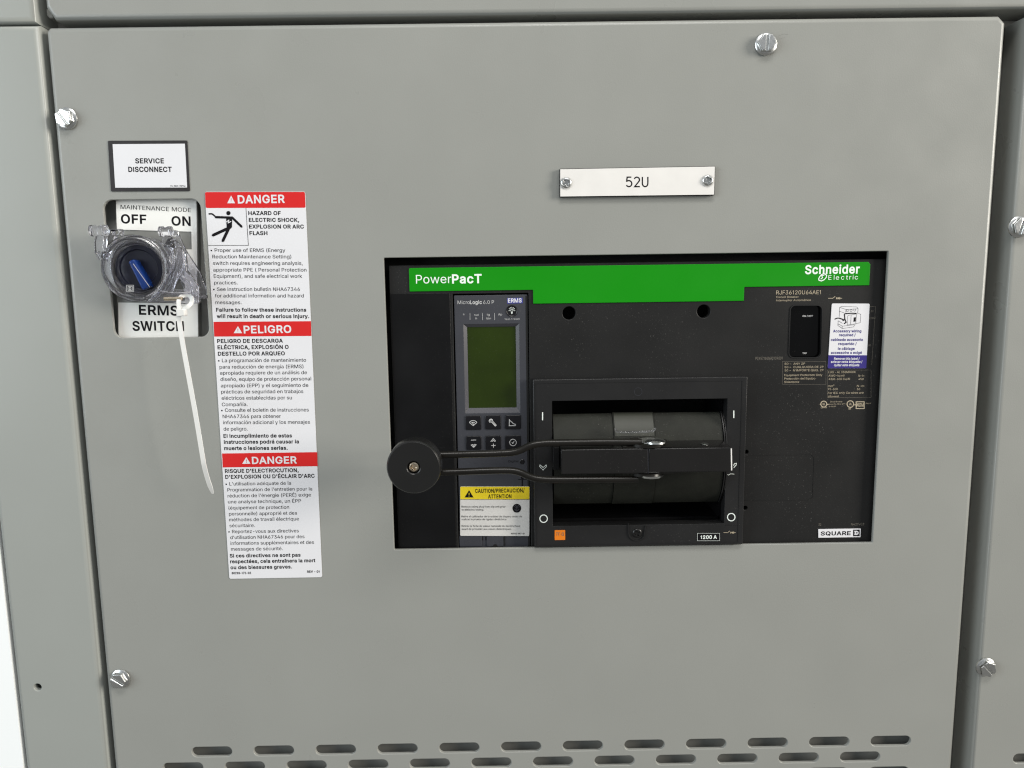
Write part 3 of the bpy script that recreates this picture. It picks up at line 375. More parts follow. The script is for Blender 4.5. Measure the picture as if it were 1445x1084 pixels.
101:[404,[[40,132,56,85,82,46,117,16,161,-2,231,-7,283,4,324,29,353,63,365,91,306,105,278,66,224,47,179,50,139,70,110,106,96,169,371,169,368,242,350,299,319,341,280,368,221,384,180,383,135,370,97,346,67,311,46,267,35,215,34,187],[109,270,135,304,173,326,222,329,263,314,291,282,307,237,309,221,96,221]],[[150,287,180,303,218,306,249,294,271,270,280,244,126,244,130,259],[177,406,126,392,82,363,48,323,24,274,13,218,11,186,17,127,35,75,64,30,105,-3,155,-25,233,-31,291,-17,339,11,373,51,397,107,296,132,264,86,220,70,186,73,154,88,132,116,125,146,395,146,390,246,370,310,336,358,290,389,223,407]]],
102:[254,[[142,0,142,327,228,327,228,379,142,379,145,443,162,466,195,474,227,468,243,521,174,529,124,513,96,486,82,447,81,379,6,379,6,327,81,327,81,0]],[[-17,402,-17,304,58,304,58,-23,165,-23,165,304,251,304,251,402,166,402,167,435,175,446,195,450,244,442,272,541,171,553,111,533,76,499,59,451,58,402]]],
103:[425,[[82,-110,134,-140,207,-151,271,-142,308,-127,338,-104,360,-73,371,-32,372,379,313,379,313,319,308,319,264,367,228,382,173,383,131,371,95,347,66,314,46,271,35,220,35,163,46,112,67,71,95,39,132,17,173,6,241,11,287,41,306,68,311,68,310,-28,295,-62,267,-85,229,-96,165,-92,122,-66,101,-41,51,-69],[99,155,99,229,115,277,145,312,172,325,222,329,251,320,285,291,305,248,312,172,300,121,275,84,237,63,188,60,145,76,116,108]],[[24,278,12,222,12,160,24,104,47,57,81,21,122,-4,170,-17,248,-12,287,14,287,-23,276,-48,256,-64,226,-73,172,-70,137,-48,107,-11,16,-62,67,-128,126,-162,207,-174,277,-165,320,-148,355,-120,381,-83,394,-36,396,402,290,402,290,372,277,386,233,404,170,406,122,392,80,365,47,326],[191,83,159,95,136,120,122,159,122,226,136,265,160,293,178,303,219,305,240,299,266,277,283,242,288,174,278,130,259,101,230,86]]],
104:[410,[[53,509,53,0,114,0,117,257,133,293,161,317,210,329,246,323,273,304,290,275,296,235,296,0,357,0,356,264,348,304,321,349,280,376,227,384,187,379,152,362,124,332,114,315,114,509]],[[30,532,30,-23,136,-23,140,252,152,279,172,296,211,306,237,301,256,288,268,267,273,234,273,-23,380,-23,379,266,370,312,338,365,289,397,228,408,180,401,138,381,126,368,137,532]]],
105:[167,[[48,461,75,444,107,449,126,475,119,506,92,523,60,517,42,491],[53,379,53,0,114,0,114,379]],[[28,447,70,419,121,429,150,470,140,520,97,547,47,538,18,496],[137,-23,137,402,30,402,30,-23]]],
106:[167,[[-10,-87,-10,-143,52,-135,86,-113,107,-77,114,-30,114,379,53,379,50,-54,34,-78],[83,443,114,455,125,475,119,506,92,523,60,517,42,491,48,461,53,455]],[[-33,-68,-33,-169,60,-157,103,-129,129,-85,137,-32,137,402,30,402,27,-47,20,-58],[27,450,40,435,83,418,129,436,149,471,140,520,97,547,47,538,17,496]]],
107:[381,[[114,212,114,509,53,509,53,0,114,0,114,140,154,178,294,0,372,0,201,217,360,379,284,379,121,212]],[[30,532,30,-23,137,-23,137,130,151,144,283,-23,414,-20,231,215,403,397,275,402,137,261,137,532]]],
108:[170,[[55,0,116,0,116,540,55,540]],[[36,0,138,0,138,540,36,540]]],
109:[610,[[114,0,117,266,140,307,178,328,215,329,242,320,262,301,273,275,274,0,335,0,338,270,358,307,395,328,433,329,473,313,490,289,496,254,496,0,557,0,556,276,541,328,510,364,468,383,407,383,357,361,322,321,317,310,299,347,273,372,239,385,183,380,141,355,112,310,112,379,53,379,53,0]],[[136,-23,140,260,157,290,184,305,211,306,229,300,243,287,250,270,251,-23,358,-23,361,264,375,290,401,305,429,306,458,294,468,280,473,252,473,-23,580,-23,579,280,561,340,524,383,473,405,403,406,343,380,302,333,318,361,286,392,243,408,176,403,129,375,135,402,30,402,30,-23]]],
110:[410,[[114,0,117,257,133,293,161,317,210,329,246,323,273,304,290,275,296,235,296,0,357,0,356,264,348,304,321,349,280,376,227,384,187,379,152,362,124,332,112,311,112,379,53,379,53,0]],[[135,402,30,402,30,-23,136,-23,140,252,152,279,172,296,211,306,237,301,256,288,268,267,273,234,273,-23,380,-23,379,266,370,312,338,365,288,397,228,408,180,401,138,381,126,368]]],
111:[415,[[56,85,82,46,117,16,159,-2,207,-8,256,-2,299,16,333,46,359,85,376,133,381,187,376,243,359,291,333,330,299,360,256,378,207,384,159,378,117,360,82,330,56,291,40,243,34,187,40,133],[99,151,99,224,115,274,145,310,173,325,207,330,242,325,270,310,300,274,316,224,316,151,300,102,270,66,242,51,189,48,158,57,124,89,115,102]],[[17,248,11,187,17,128,35,75,65,30,104,-3,153,-24,207,-31,262,-24,311,-3,351,30,380,75,398,128,404,187,398,248,380,301,351,346,311,380,262,401,207,408,153,401,104,380,65,346,35,301],[192,71,170,78,136,112,122,155,122,221,136,262,160,292,180,303,207,307,235,303,255,292,280,262,293,221,293,155,280,113,255,84,236,74]]],
112:[424,[[120,247,140,291,174,320,220,330,253,325,280,311,309,276,325,227,325,151,309,101,279,66,253,51,204,48,174,57,140,86,120,132,113,169],[112,319,112,379,53,379,53,-143,114,-143,114,59,118,59,162,10,198,-5,252,-7,294,5,330,29,359,64,379,108,389,160,389,218,379,270,359,313,330,347,294,371,252,383,197,381,144,353,118,319]],[[30,402,30,-166,137,-166,137,4,148,-9,193,-28,255,-30,304,-16,346,12,378,51,401,101,412,158,412,220,401,277,378,326,346,365,304,392,255,406,191,404,135,374,135,402],[206,71,186,77,159,101,142,139,137,170,142,241,159,277,184,299,221,306,246,303,265,293,289,265,302,224,302,155,288,113,265,84,246,74]]],
113:[424,[[55,84,79,45,111,16,151,-2,212,-7,263,10,287,31,306,59,311,59,311,-143,372,-143,372,379,313,379,313,319,307,319,263,367,228,381,173,383,131,371,95,347,66,313,46,270,35,218,35,160,39,133],[99,151,99,227,115,276,145,311,172,325,221,329,251,320,284,291,305,247,311,169,299,115,274,75,250,57,205,47,172,51,145,66,115,101]],[[204,70,179,74,160,84,136,113,122,155,122,224,136,265,159,293,178,303,219,305,239,299,266,277,282,241,288,170,278,124,257,91,241,78],[99,-3,145,-25,215,-31,274,-10,288,1,288,-166,395,-166,395,402,290,402,290,372,277,386,233,404,170,406,121,392,79,365,47,326,24,277,12,220,12,158,17,128,34,75,61,30]]],
114:[259,[[114,0,117,262,140,301,182,323,243,322,243,384,181,380,140,358,115,321,112,321,112,379,53,379,53,0]],[[135,402,30,402,30,-23,136,-23,140,255,157,284,187,300,266,299,266,408,174,403,135,381]]],
115:[365,[[72,27,112,3,182,-8,242,0,290,24,321,61,331,107,325,142,306,171,275,194,133,237,112,258,110,289,121,308,156,329,205,331,232,323,264,288,268,277,324,290,299,339,267,366,223,381,149,381,100,363,65,332,48,290,48,255,61,222,87,196,125,177,246,142,265,121,267,91,255,71,232,55,181,45,136,54,114,69,99,92,94,107,36,94,45,63]],[[145,76,130,85,120,102,109,133,6,111,25,53,57,10,104,-19,182,-31,249,-22,304,6,342,50,355,106,347,151,323,188,285,215,145,257,135,268,133,283,138,292,163,306,202,308,219,303,244,275,254,250,358,274,317,354,279,386,227,404,145,404,88,383,46,345,25,294,25,250,41,209,73,177,117,155,233,122,242,112,243,97,237,87,223,77,181,69]]],
116:[227,[[72,52,92,21,125,2,168,-4,213,2,202,54,150,53,132,68,126,98,126,327,204,327,204,379,126,379,126,471,65,471,65,379,6,379,6,327,65,327,65,93]],[[-17,304,42,304,42,91,50,43,76,4,117,-20,168,-27,241,-18,220,77,158,76,153,80,149,100,149,304,227,304,227,402,149,402,149,494,42,494,42,402,-17,402]]],
117:[410,[[53,379,54,116,62,76,89,31,130,4,182,-5,222,0,257,17,286,47,298,69,298,0,357,0,357,379,296,379,293,122,276,86,249,62,200,50,164,56,137,75,119,105,114,144,114,379]],[[121,-18,182,-28,229,-22,271,-2,283,11,275,-23,380,-23,380,402,273,402,270,127,258,100,238,83,199,74,173,78,154,91,142,112,137,146,137,402,29,402,31,113,40,67,72,14]]],
118:[389,[[17,379,163,0,226,0,371,379,305,379,195,59,165,155,84,379]],[[-16,402,147,-23,242,-23,405,402,288,402,196,105,187,162,100,402]]],
119:[567,[[87,379,23,379,138,0,199,0,284,309,368,0,429,0,545,379,480,379,397,66,362,214,316,379,252,379,186,135,170,64,133,214]],[[104,402,-8,402,121,-23,216,-23,284,263,351,-23,447,-23,576,402,462,402,397,112,384,219,334,402,234,402,165,147,156,220]]],
120:[379,[[21,0,91,0,189,154,287,0,358,0,224,192,352,379,282,379,191,233,100,379,29,379,155,194]],[[104,-23,189,111,274,-23,399,-21,252,192,392,401,269,402,191,277,113,402,-12,401,127,195,-20,-21]]],
121:[389,[[47,-139,117,-143,159,-124,198,-72,371,379,305,379,195,59,165,155,84,379,17,379,163,-1,130,-74,96,-90,61,-86]],[[113,-57,92,-66,44,-61,18,-160,121,-166,174,-142,218,-84,405,402,289,402,195,105,187,162,100,402,-16,402,138,-1]]],
122:[380,[[42,46,42,0,339,0,339,56,126,56,333,331,333,379,48,379,48,323,254,323]],[[19,54,19,-23,362,-23,362,79,167,77,356,323,356,402,25,402,25,300,213,303]]],
123:[273,[[30,191,65,187,88,174,100,151,111,-23,133,-64,174,-88,236,-96,236,-45,200,-40,177,-25,165,1,156,171,128,205,90,219,90,224,136,244,158,280,165,442,177,468,200,483,236,488,236,539,162,527,126,498,108,452,100,293,88,270,65,257,30,252]],[[7,273,7,170,58,165,71,157,77,144,88,-29,116,-81,167,-110,259,-122,259,-25,208,-18,195,-9,188,7,178,180,144,222,152,225,181,273,188,437,195,453,208,461,259,468,259,566,153,549,107,513,85,457,77,299,71,286,58,279]]],
124:[230,[[88,673,88,-164,141,-164,141,673]],[[65,696,65,-187,164,-187,164,696]]],
125:[273,[[37,-45,37,-96,111,-84,147,-55,165,-9,173,150,185,173,208,187,243,191,243,252,208,257,185,270,173,293,162,466,139,507,99,531,37,539,37,488,74,483,96,468,108,442,118,271,137,244,182,224,182,219,137,199,114,154,108,1,96,-25,74,-40]],[[65,-18,14,-25,14,-123,120,-105,166,-70,188,-14,195,144,202,157,215,164,266,171,266,273,215,279,202,286,195,299,184,472,157,524,106,553,14,565,14,468,65,461,78,452,86,437,95,264,122,225,130,221,120,217,91,160,86,6,78,-9]]],
126:[453,[[108,150,115,188,136,207,177,204,265,143,314,137,360,155,386,185,400,233,400,253,344,253,338,216,318,196,275,198,187,260,139,266,92,248,66,218,53,170,52,150]],[[30,173,29,127,127,127,136,176,144,183,169,181,257,121,316,114,374,135,407,174,422,229,424,276,325,276,316,227,309,219,283,221,195,282,136,289,78,268,45,229]]],
225:[389,[[68,22,110,-1,176,-8,236,12,272,52,277,52,277,0,337,0,333,290,315,333,275,367,194,384,118,370,79,346,48,308,41,291,100,274,132,313,183,330,240,322,267,297,275,248,259,232,89,199,50,171,34,138,31,90,40,58],[92,95,98,132,134,159,276,190,272,115,248,74,216,53,149,47,107,66],[212,429,278,529,210,529,162,429]],[[103,-23,178,-31,249,-8,254,-3,254,-23,360,-23,356,295,334,347,285,388,204,406,225,406,319,551,195,552,126,406,183,406,110,392,63,364,28,320,9,277,108,247,145,293,185,307,229,300,245,285,250,256,79,220,32,186,11,143,8,87,19,48,53,4],[153,71,124,84,116,99,120,119,144,137,251,161,250,122,231,90,208,75]]],
233:[404,[[40,132,56,85,82,46,117,16,161,-2,231,-7,283,4,324,29,353,63,365,91,306,105,278,66,224,47,179,50,139,70,110,106,96,169,371,169,368,242,350,299,319,341,280,368,221,384,180,383,135,370,97,346,67,311,46,267,35,215,34,187],[109,270,135,304,173,326,222,329,263,314,291,282,307,237,309,221,96,221],[227,429,293,529,225,529,177,429]],[[11,186,17,127,35,75,64,30,105,-3,155,-25,233,-31,291,-17,339,11,373,51,397,107,296,132,264,86,220,70,186,73,154,88,132,116,125,146,395,146,390,246,370,310,336,358,290,389,227,406,239,406,333,551,210,552,140,406,177,406,126,392,82,363,48,323,24,274,13,218],[150,287,180,303,218,306,249,294,271,270,280,244,126,244,130,259]]],
237:[167,[[53,379,53,0,114,0,114,379],[104,529,57,429,107,429,173,529]],[[137,-23,137,402,30,402,30,-23],[90,552,20,406,119,406,213,551]]],
243:[415,[[68,64,98,30,137,6,182,-7,233,-7,278,6,317,30,347,64,369,108,380,159,380,216,369,268,347,312,317,346,278,371,233,383,182,383,137,371,98,346,68,312,46,268,36,216,36,159,46,108],[103,134,97,206,108,258,134,300,158,319,189,329,226,329,257,319,292,287,312,242,318,169,307,117,282,76,257,57,226,48,189,48,158,57,124,89],[231,429,297,529,228,529,181,429]],[[25,100,49,51,83,12,128,-16,179,-30,236,-30,287,-16,332,12,367,51,391,100,403,157,403,219,391,276,367,325,332,364,287,392,243,406,337,551,214,552,144,406,179,406,128,392,83,364,49,325,25,276,13,219,13,157],[126,140,120,205,130,250,151,284,169,298,193,306,222,306,245,298,273,274,290,236,295,170,285,126,264,92,246,78,222,71,193,71,170,78,143,102]]],
250:[410,[[62,76,89,31,130,4,182,-5,222,0,257,17,286,47,298,69,298,0,357,0,357,379,296,379,293,122,276,86,249,62,200,50,164,56,137,75,119,105,114,144,114,379,53,379,53,139],[228,429,294,529,226,529,178,429]],[[30,402,30,137,40,68,72,14,121,-18,182,-28,229,-22,271,-2,283,11,275,-23,380,-23,380,402,273,402,270,127,258,100,238,83,199,74,173,78,154,91,142,112,137,146,137,402],[211,552,141,406,240,406,334,551]]],
241:[410,[[114,0,117,257,133,293,161,317,210,329,246,323,273,304,290,275,296,235,296,0,357,0,356,264,348,304,321,349,280,376,227,384,187,379,152,362,124,332,112,311,112,379,53,379,53,0],[182,470,250,446,272,451,289,466,303,502,304,517,262,517,247,490,226,494,161,518,137,513,120,498,107,462,106,448,149,448,159,472]],[[174,448,248,422,283,430,308,452,325,497,329,540,249,540,235,516,163,542,126,535,101,512,84,467,81,425,164,425],[136,-23,140,252,152,279,172,296,211,306,237,301,256,288,268,267,273,234,273,-23,380,-23,379,266,370,312,338,365,288,397,228,408,180,401,138,381,126,368,135,402,30,402,30,-23]]],
201:[419,[[125,57,125,229,355,229,355,286,125,286,125,452,372,452,372,509,60,509,60,0,375,0,375,57],[239,659,191,558,241,558,307,659]],[[148,80,148,206,378,206,378,309,148,309,148,429,395,429,395,532,37,532,37,-23,398,-23,398,80],[224,682,154,535,253,535,347,680]]],
211:[533,[[86,88,126,42,177,11,235,-5,299,-5,357,11,408,42,448,88,477,146,491,215,491,293,477,362,448,421,408,466,357,498,299,514,235,514,177,498,126,466,86,421,57,362,42,293,42,215,57,146],[125,144,109,194,103,254,109,314,125,364,151,404,184,433,223,450,267,456,310,450,349,433,383,404,408,365,425,314,430,254,425,194,408,144,383,105,349,76,310,59,267,53,223,59,184,76,151,105],[290,558,356,659,288,659,240,558]],[[35,138,67,75,111,25,168,-10,232,-28,302,-28,366,-10,423,25,467,75,498,138,514,213,514,295,498,370,467,434,423,484,366,519,303,536,397,680,273,682,204,535,227,535,167,519,111,484,67,434,35,370,19,295,19,213],[146,154,132,199,127,254,132,310,146,354,168,389,197,413,230,428,267,433,304,428,337,413,365,389,387,355,402,310,407,254,402,199,387,154,365,120,337,96,304,81,267,76,230,81,197,96,168,120]]],
226:[389,[[68,22,110,-1,176,-8,236,12,272,52,277,52,277,0,337,0,333,290,315,333,275,367,194,384,118,370,79,346,48,308,41,291,100,274,132,313,183,330,240,322,267,297,275,248,259,232,89,199,50,171,34,138,31,90,40,58],[92,95,98,132,134,159,276,190,272,115,248,74,216,53,149,47,107,66],[80,435,140,435,189,495,238,435,299,435,218,529,160,529]],[[103,-23,178,-31,249,-8,254,-3,254,-23,360,-23,356,295,334,347,285,388,194,408,110,392,63,364,28,320,9,277,108,247,145,293,185,307,229,300,245,285,250,256,79,220,32,186,11,143,8,87,19,48,53,4],[153,71,124,84,116,99,120,119,144,137,251,161,250,122,231,90,208,75],[150,552,38,416,151,412,189,459,227,412,341,416,229,552]]],
238:[167,[[-26,435,34,435,83,495,132,435,193,435,112,529,54,529],[53,379,53,0,114,0,114,379]],[[44,552,-68,416,45,412,83,459,121,412,235,416,123,552],[137,-23,137,402,30,402,30,-23]]],
232:[404,[[40,132,56,85,82,46,117,16,161,-2,231,-7,283,4,324,29,353,63,365,91,306,105,278,66,224,47,179,50,139,70,110,106,96,169,371,169,368,242,350,299,319,341,280,368,221,384,180,383,135,370,97,346,67,311,46,267,35,215,34,187],[109,270,135,304,173,326,222,329,263,314,291,282,307,237,309,221,96,221],[182,529,114,529,180,429,230,429]],[[150,287,180,303,218,306,249,294,271,270,280,244,126,244,130,259],[64,30,105,-3,155,-25,233,-31,291,-17,339,11,373,51,397,107,296,132,264,86,220,70,186,73,154,88,132,116,125,146,395,146,390,246,370,310,336,358,290,389,227,406,266,406,196,552,73,551,167,406,177,406,126,392,82,363,48,323,24,274,13,218,11,186,17,127,35,75]]],
178:[305,[[126,538,169,538,194,524,200,485,181,462,39,348,39,306,269,306,269,353,121,355,252,470,261,505,253,538,230,564,194,581,148,587,104,581,68,563,45,535,37,499,93,499,102,523]],[[132,515,163,515,173,509,176,492,165,478,16,359,16,283,292,283,292,376,164,371,273,457,284,505,274,548,244,582,201,603,148,610,97,603,53,581,23,545,8,476,109,476,121,508]]],
8226:[389,[[100,147,127,115,166,96,209,93,249,107,281,135,300,173,303,217,289,257,261,288,223,307,180,310,139,296,108,269,89,231,86,187]],[[66,237,63,184,79,135,113,97,159,74,212,70,261,87,299,121,323,167,326,220,309,269,275,307,229,330,176,333,128,317,89,283]]],
916:[474,[[105,57,235,426,239,426,369,57],[203,509,16,0,457,0,271,509]],[[187,532,-17,-23,490,-23,288,532],[337,80,138,80,237,362]]]}
_gl = {}
def glyph(ch, w):
    if (ch, w) not in _gl:
        e = FONT[ord(ch)]; Ls = [[Vector((l[i]/1000, l[i+1]/1000, 0)) for i in range(0, len(l), 2)] for l in e[1+w]]
        V, T = [], []
        def sarea(l): return sum(l[i-1].x*l[i].y-l[i].x*l[i-1].y for i in range(len(l)))
        def inside(q, l):
            c = False
            for i in range(len(l)):
                a, b = l[i-1], l[i]
                if (a.y > q.y) != (b.y > q.y) and q.x < (b.x-a.x)*(q.y-a.y)/(b.y-a.y)+a.x: c = not c
            return c
        outer = [l for l in Ls if sarea(l) > 0]; inner = [l for l in Ls if sarea(l) <= 0]
        for l in outer:
            grp = [l]+[h for h in inner if inside(h[0], l)]; o = len(V)
            V += [(p.x, p.y) for g in grp for p in g]; T += [tuple(i+o for i in t) for t in geometry.tessellate_polygon(grp)]
        _gl[(ch, w)] = (V, T, e[0]/1000)
    return _gl[(ch, w)]
CAP = 0.5087
def glyphs(s, bold, sp=1.0):
    w = 1 if bold > 0.015 else 0; V, Fc, x = [], [], 0.0
    for ch in s:
        if ch == ' ': x += 0.188*sp; continue
        v, f, adv = glyph(ch, w); o = len(V)
        V += [(p[0]+x, p[1]) for p in v]; Fc += [tuple(i+o for i in t) for t in f]; x += (adv+(0.035 if w else 0))*sp
    return V, Fc
def text_geo(s, x0, y0, x1, cap, d, bold=0.0, f=ident, y1=None, slope=-0.013, sp=1.0):
    if y1 is None: y1 = y0+slope*(x1-x0)
    V, Fc = glyphs(s, bold, sp)
    a = P(*f(x0, y0), d); b = P(*f(x1, y1), d)
    c = P(*f(x0, y0-cap), d); h = abs((c-a).z)
    mn = min(v[0] for v in V); mx = max(v[0] for v in V)
    u = (b-a); L = u.length; u.normalize(); v = Vector((-u.z, 0, u.x))
    sx = L/(mx-mn); sy = h/CAP
    return [a+u*((p[0]-mn)*sx)+v*(p[1]*sy) for p in V], Fc
B1 = 0.022; B2 = 0.035
def print_block(name, items, d, material, parent, f=ident, **k):
    """items: (string, x0, baseline, x1, cap height, bold[, y1])"""
    g = [text_geo(it[0], it[1], it[2], it[3], it[4], d, it[5] if len(it) > 5 else 0, f, *(it[6:7]), **k) for it in items]
    V, Fc = merge(*g); return link(name, V, Fc, material, parent, smooth=0, recalc=False)
def stroke_geo(lines, wmm, d, f=ident, closed=False):
    """flat mitred ribbons along pixel polylines"""
    V, Fc = [], []
    w2 = wmm/2000
    for li, ln in enumerate(lines):
        pts = [P(*f(x, y), d+.000004*li) for x, y in ln]
        q = [pts[0]]
        for p in pts[1:]:
            if (p-q[-1]).length > 1e-6: q.append(p)
        if len(q) < 2: continue
        loop = len(q) > 3 and (q[0]-q[-1]).length < 1e-5
        if loop: q.pop()
        N = len(q); o = len(V)
        for i, p in enumerate(q):
            a = q[i-1] if (loop or i > 0) else None; b = q[(i+1) % N] if (loop or i < N-1) else None
            t0 = (p-a).normalized() if a is not None else (b-p).normalized(); t1 = (b-p).normalized() if b is not None else t0
            n0 = Vector((-t0.z, 0, t0.x)); n1 = Vector((-t1.z, 0, t1.x)); n = n0+n1
            n = n0 if n.length < 1e-3 else n.normalized()
            k = w2/max(.45, n.dot(n0)); V += [p-n*k, p+n*k]
        for i in range(N if loop else N-1):
            j = (i+1) % N; Fc.append((o+2*i, o+2*j, o+2*j+1, o+2*i+1))
    return V, Fc
def strokes(name, lines, wmm, d, material, parent, f=ident):
    V, Fc = stroke_geo(lines, wmm, d, f); return link(name, V, Fc, material, parent, smooth=0, recalc=False)
def arc(cx, cy, r, a0=0, a1=360, n=20, ry=None):
    ry = ry or r
    return [(cx+r*math.cos(R(a0+(a1-a0)*k/n)), cy-ry*math.sin(R(a0+(a1-a0)*k/n))) for k in range(n+1)]
def flat(name, pts, d, material, parent, f=ident, r=0, holes=()):
    poly = pxpoly(pts, d, f)
    if r: poly = rounded(poly, r)
    hs = [pxpoly(h, d, f) for h in holes]
    return plate(name, poly, d, 0.00008, material, parent, holes=hs, smooth=0)
def box_lines(x0, y0, x1, y1): return [(x0, y0), (x1, y0), (x1, y1), (x0, y1), (x0, y0)]
def safety_triangle(x0, y0, x1, y1, d, f=ident):
    """white/black filled triangle with an exclamation mark hole"""
    return [((x0+x1)/2, y0), (x1, y1), (x0, y1)], [[((x0+x1)/2-0.05*(x1-x0), y0+.36*(y1-y0)), ((x0+x1)/2+0.05*(x1-x0), y0+.36*(y1-y0)), ((x0+x1)/2+.03*(x1-x0), y0+.70*(y1-y0)), ((x0+x1)/2-.03*(x1-x0), y0+.70*(y1-y0))],
            arc((x0+x1)/2, y0+.81*(y1-y0), .045*(x1-x0), 0, 324, 9)]

# ------------------------------------------------------------------ cabinet sheets (things of painted steel)
FL = 0.028
x_l = P(67+0.0875*500, 540).x; x_r = P(1383, 540).x; z_t = P(744, 30).z
z_bot = P(700, 1300).z
def bx(name, px): return px
# cover panel: slots
slots = []
c0 = P(299, 1062); c1 = P(1257, 1045); pitch = (c1.x-c0.x)/11; rowh = (P(607, 1055.5).z-P(605, 1077.3).z)
sw = 0.0362; sh = 0.0096
def slot(cx, cz):
    return rounded(rect(cx-sw/2, cz-sh/2, cx+sw/2, cz+sh/2), sh/2*0.98, 7)
for r in range(6):
    off = 0 if r % 2 == 0 else -pitch/2*0.97
    for k in range(12): slots.append(slot(c0.x+pitch*k+off, (c0.z+c1.z)/2-r*rowh))
open_poly = rect(P(541.4, 364).x, P(556.6, 776).z, P(1254, 353.5).x, P(541.4, 364).z)
open_poly = rounded(open_poly, 0.0008, 2)
# selector cutout
cut = pxpoly([(146, 282), (281, 281), (296.5, 476), (160, 476.5)], 0)
cx0 = (cut[0][0]+cut[3][0])/2; cx1 = (cut[1][0]+cut[2][0])/2; cz1 = (cut[0][1]+cut[1][1])/2; cz0 = (cut[2][1]+cut[3][1])/2
cut_poly = rounded(rect(cx0, cz0, cx1, cz1), 0.0075, 8)
outl = [(x_l, z_bot), (x_r, z_bot), (x_r, z_t-0.0055), (x_r-0.0055, z_t), (x_l+0.003, z_t), (x_l, z_t-0.003)]
cover = empty('cover_panel', ((x_l+x_r)/2, 0, z_bot), 'large flat grey steel cover panel with rows of slots that holds the circuit breaker', 'cover panel')
plate('panel_sheet', outl, 0, FL, 'paint', cover, holes=[open_poly, cut_poly]+slots, bev=0.0038, hbev=0.0007, sheet=0.0028, seg=5)
# baffle behind slots
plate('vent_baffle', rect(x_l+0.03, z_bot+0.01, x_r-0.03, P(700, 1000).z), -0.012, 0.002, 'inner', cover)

# neighbours
zj = P(20, 34).z
g_l = P(57+.0875*500+1, 540).x
e_l = P(20, 940).x
lp = empty('side_post', ((e_l+g_l)/2, 0, z_bot), 'tall grey steel post left of the cover panel with one small screw hole', 'cabinet post')
hole_c = P2(53, 970)
lo = [(e_l, z_bot), (g_l, z_bot), (g_l, zj-0.0006), (e_l, zj-0.0006)]
plate('post_sheet', lo, 0, 0.045, 'paint_l', lp, holes=[circle(hole_c, 0.0033, 24)], bev=0.0045, hbev=0.0008, seg=5, sheet=0.005)
g_u = P(49, 12).x
up = empty('side_post', ((e_l+g_u)/2, 0, zj), 'grey steel post end in the top left corner above the thin horizontal joint', 'cabinet post')
plate('post_sheet', [(e_l, zj+0.0007), (g_u, zj+0.0007), (g_u, zj+0.25), (e_l, zj+0.25)], 0.0, 0.045, 'paint_l', up, bev=0.0045, seg=5)
# top panel
zt2 = P(744, 27).z; xt = P(63.5, 10).x
tp = empty('cover_panel', (0.05, 0, zt2), 'grey steel panel across the top of the picture above the cover panel', 'cover panel')
plate('panel_sheet', [(P(77, 30).x, P(744, 20).z), (1.0, P(744, 20).z), (1.0, 0.5), (xt, 0.5), (xt, P(64, 10).z)], 0.0, 0.030, 'paint', tp, bev=0.004, seg=5)
plate('corner_tab', rounded(pxpoly([(65, 12), (72, 15), (76, 26), (70, 26), (66, 22)], -0.010), 0.0008), -0.010, 0.012, 'paint', tp, bev=0.0007)
# right panel
xr2 = P(1386.5, 880).x
rslots = []
cR = P(1430, 1071).x
for r in range(6):
    for k in range(3): rslots.append(slot(cR+sw/2+pitch*k+(pitch/2*.97 if r % 2 else 0), P(1430, 1071).z+rowh*0-r*rowh))
rp_ = empty('cover_panel', (xr2+.3, 0, z_bot), 'neighbouring grey steel cover panel along the right edge with two hex bolts', 'cover panel')
plate('panel_sheet', [(xr2, z_bot), (xr2+0.6, z_bot), (xr2+0.6, z_t), (xr2, z_t)], 0.0, 0.030, 'paint', rp_, holes=rslots, bev=0.003, hbev=0.0007, sheet=0.0028, seg=5)
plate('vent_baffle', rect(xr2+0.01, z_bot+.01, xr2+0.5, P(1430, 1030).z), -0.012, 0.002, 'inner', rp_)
# things behind
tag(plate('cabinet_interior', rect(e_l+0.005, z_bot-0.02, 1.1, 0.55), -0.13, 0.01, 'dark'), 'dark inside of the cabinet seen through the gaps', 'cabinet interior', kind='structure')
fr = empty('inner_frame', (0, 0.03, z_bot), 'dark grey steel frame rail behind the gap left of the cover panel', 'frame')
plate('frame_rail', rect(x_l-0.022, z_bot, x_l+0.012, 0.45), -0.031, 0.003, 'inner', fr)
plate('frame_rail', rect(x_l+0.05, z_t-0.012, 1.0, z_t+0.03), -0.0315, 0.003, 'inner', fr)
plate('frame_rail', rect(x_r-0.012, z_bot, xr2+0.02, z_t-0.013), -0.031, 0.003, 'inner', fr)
tag(plate('wall', rect(-1.6, z_bot-0.6, e_l-0.0026, 0.9), -0.001, 0.05, 'wall'), 'bright white painted wall left of the cabinet', 'wall', kind='structure')

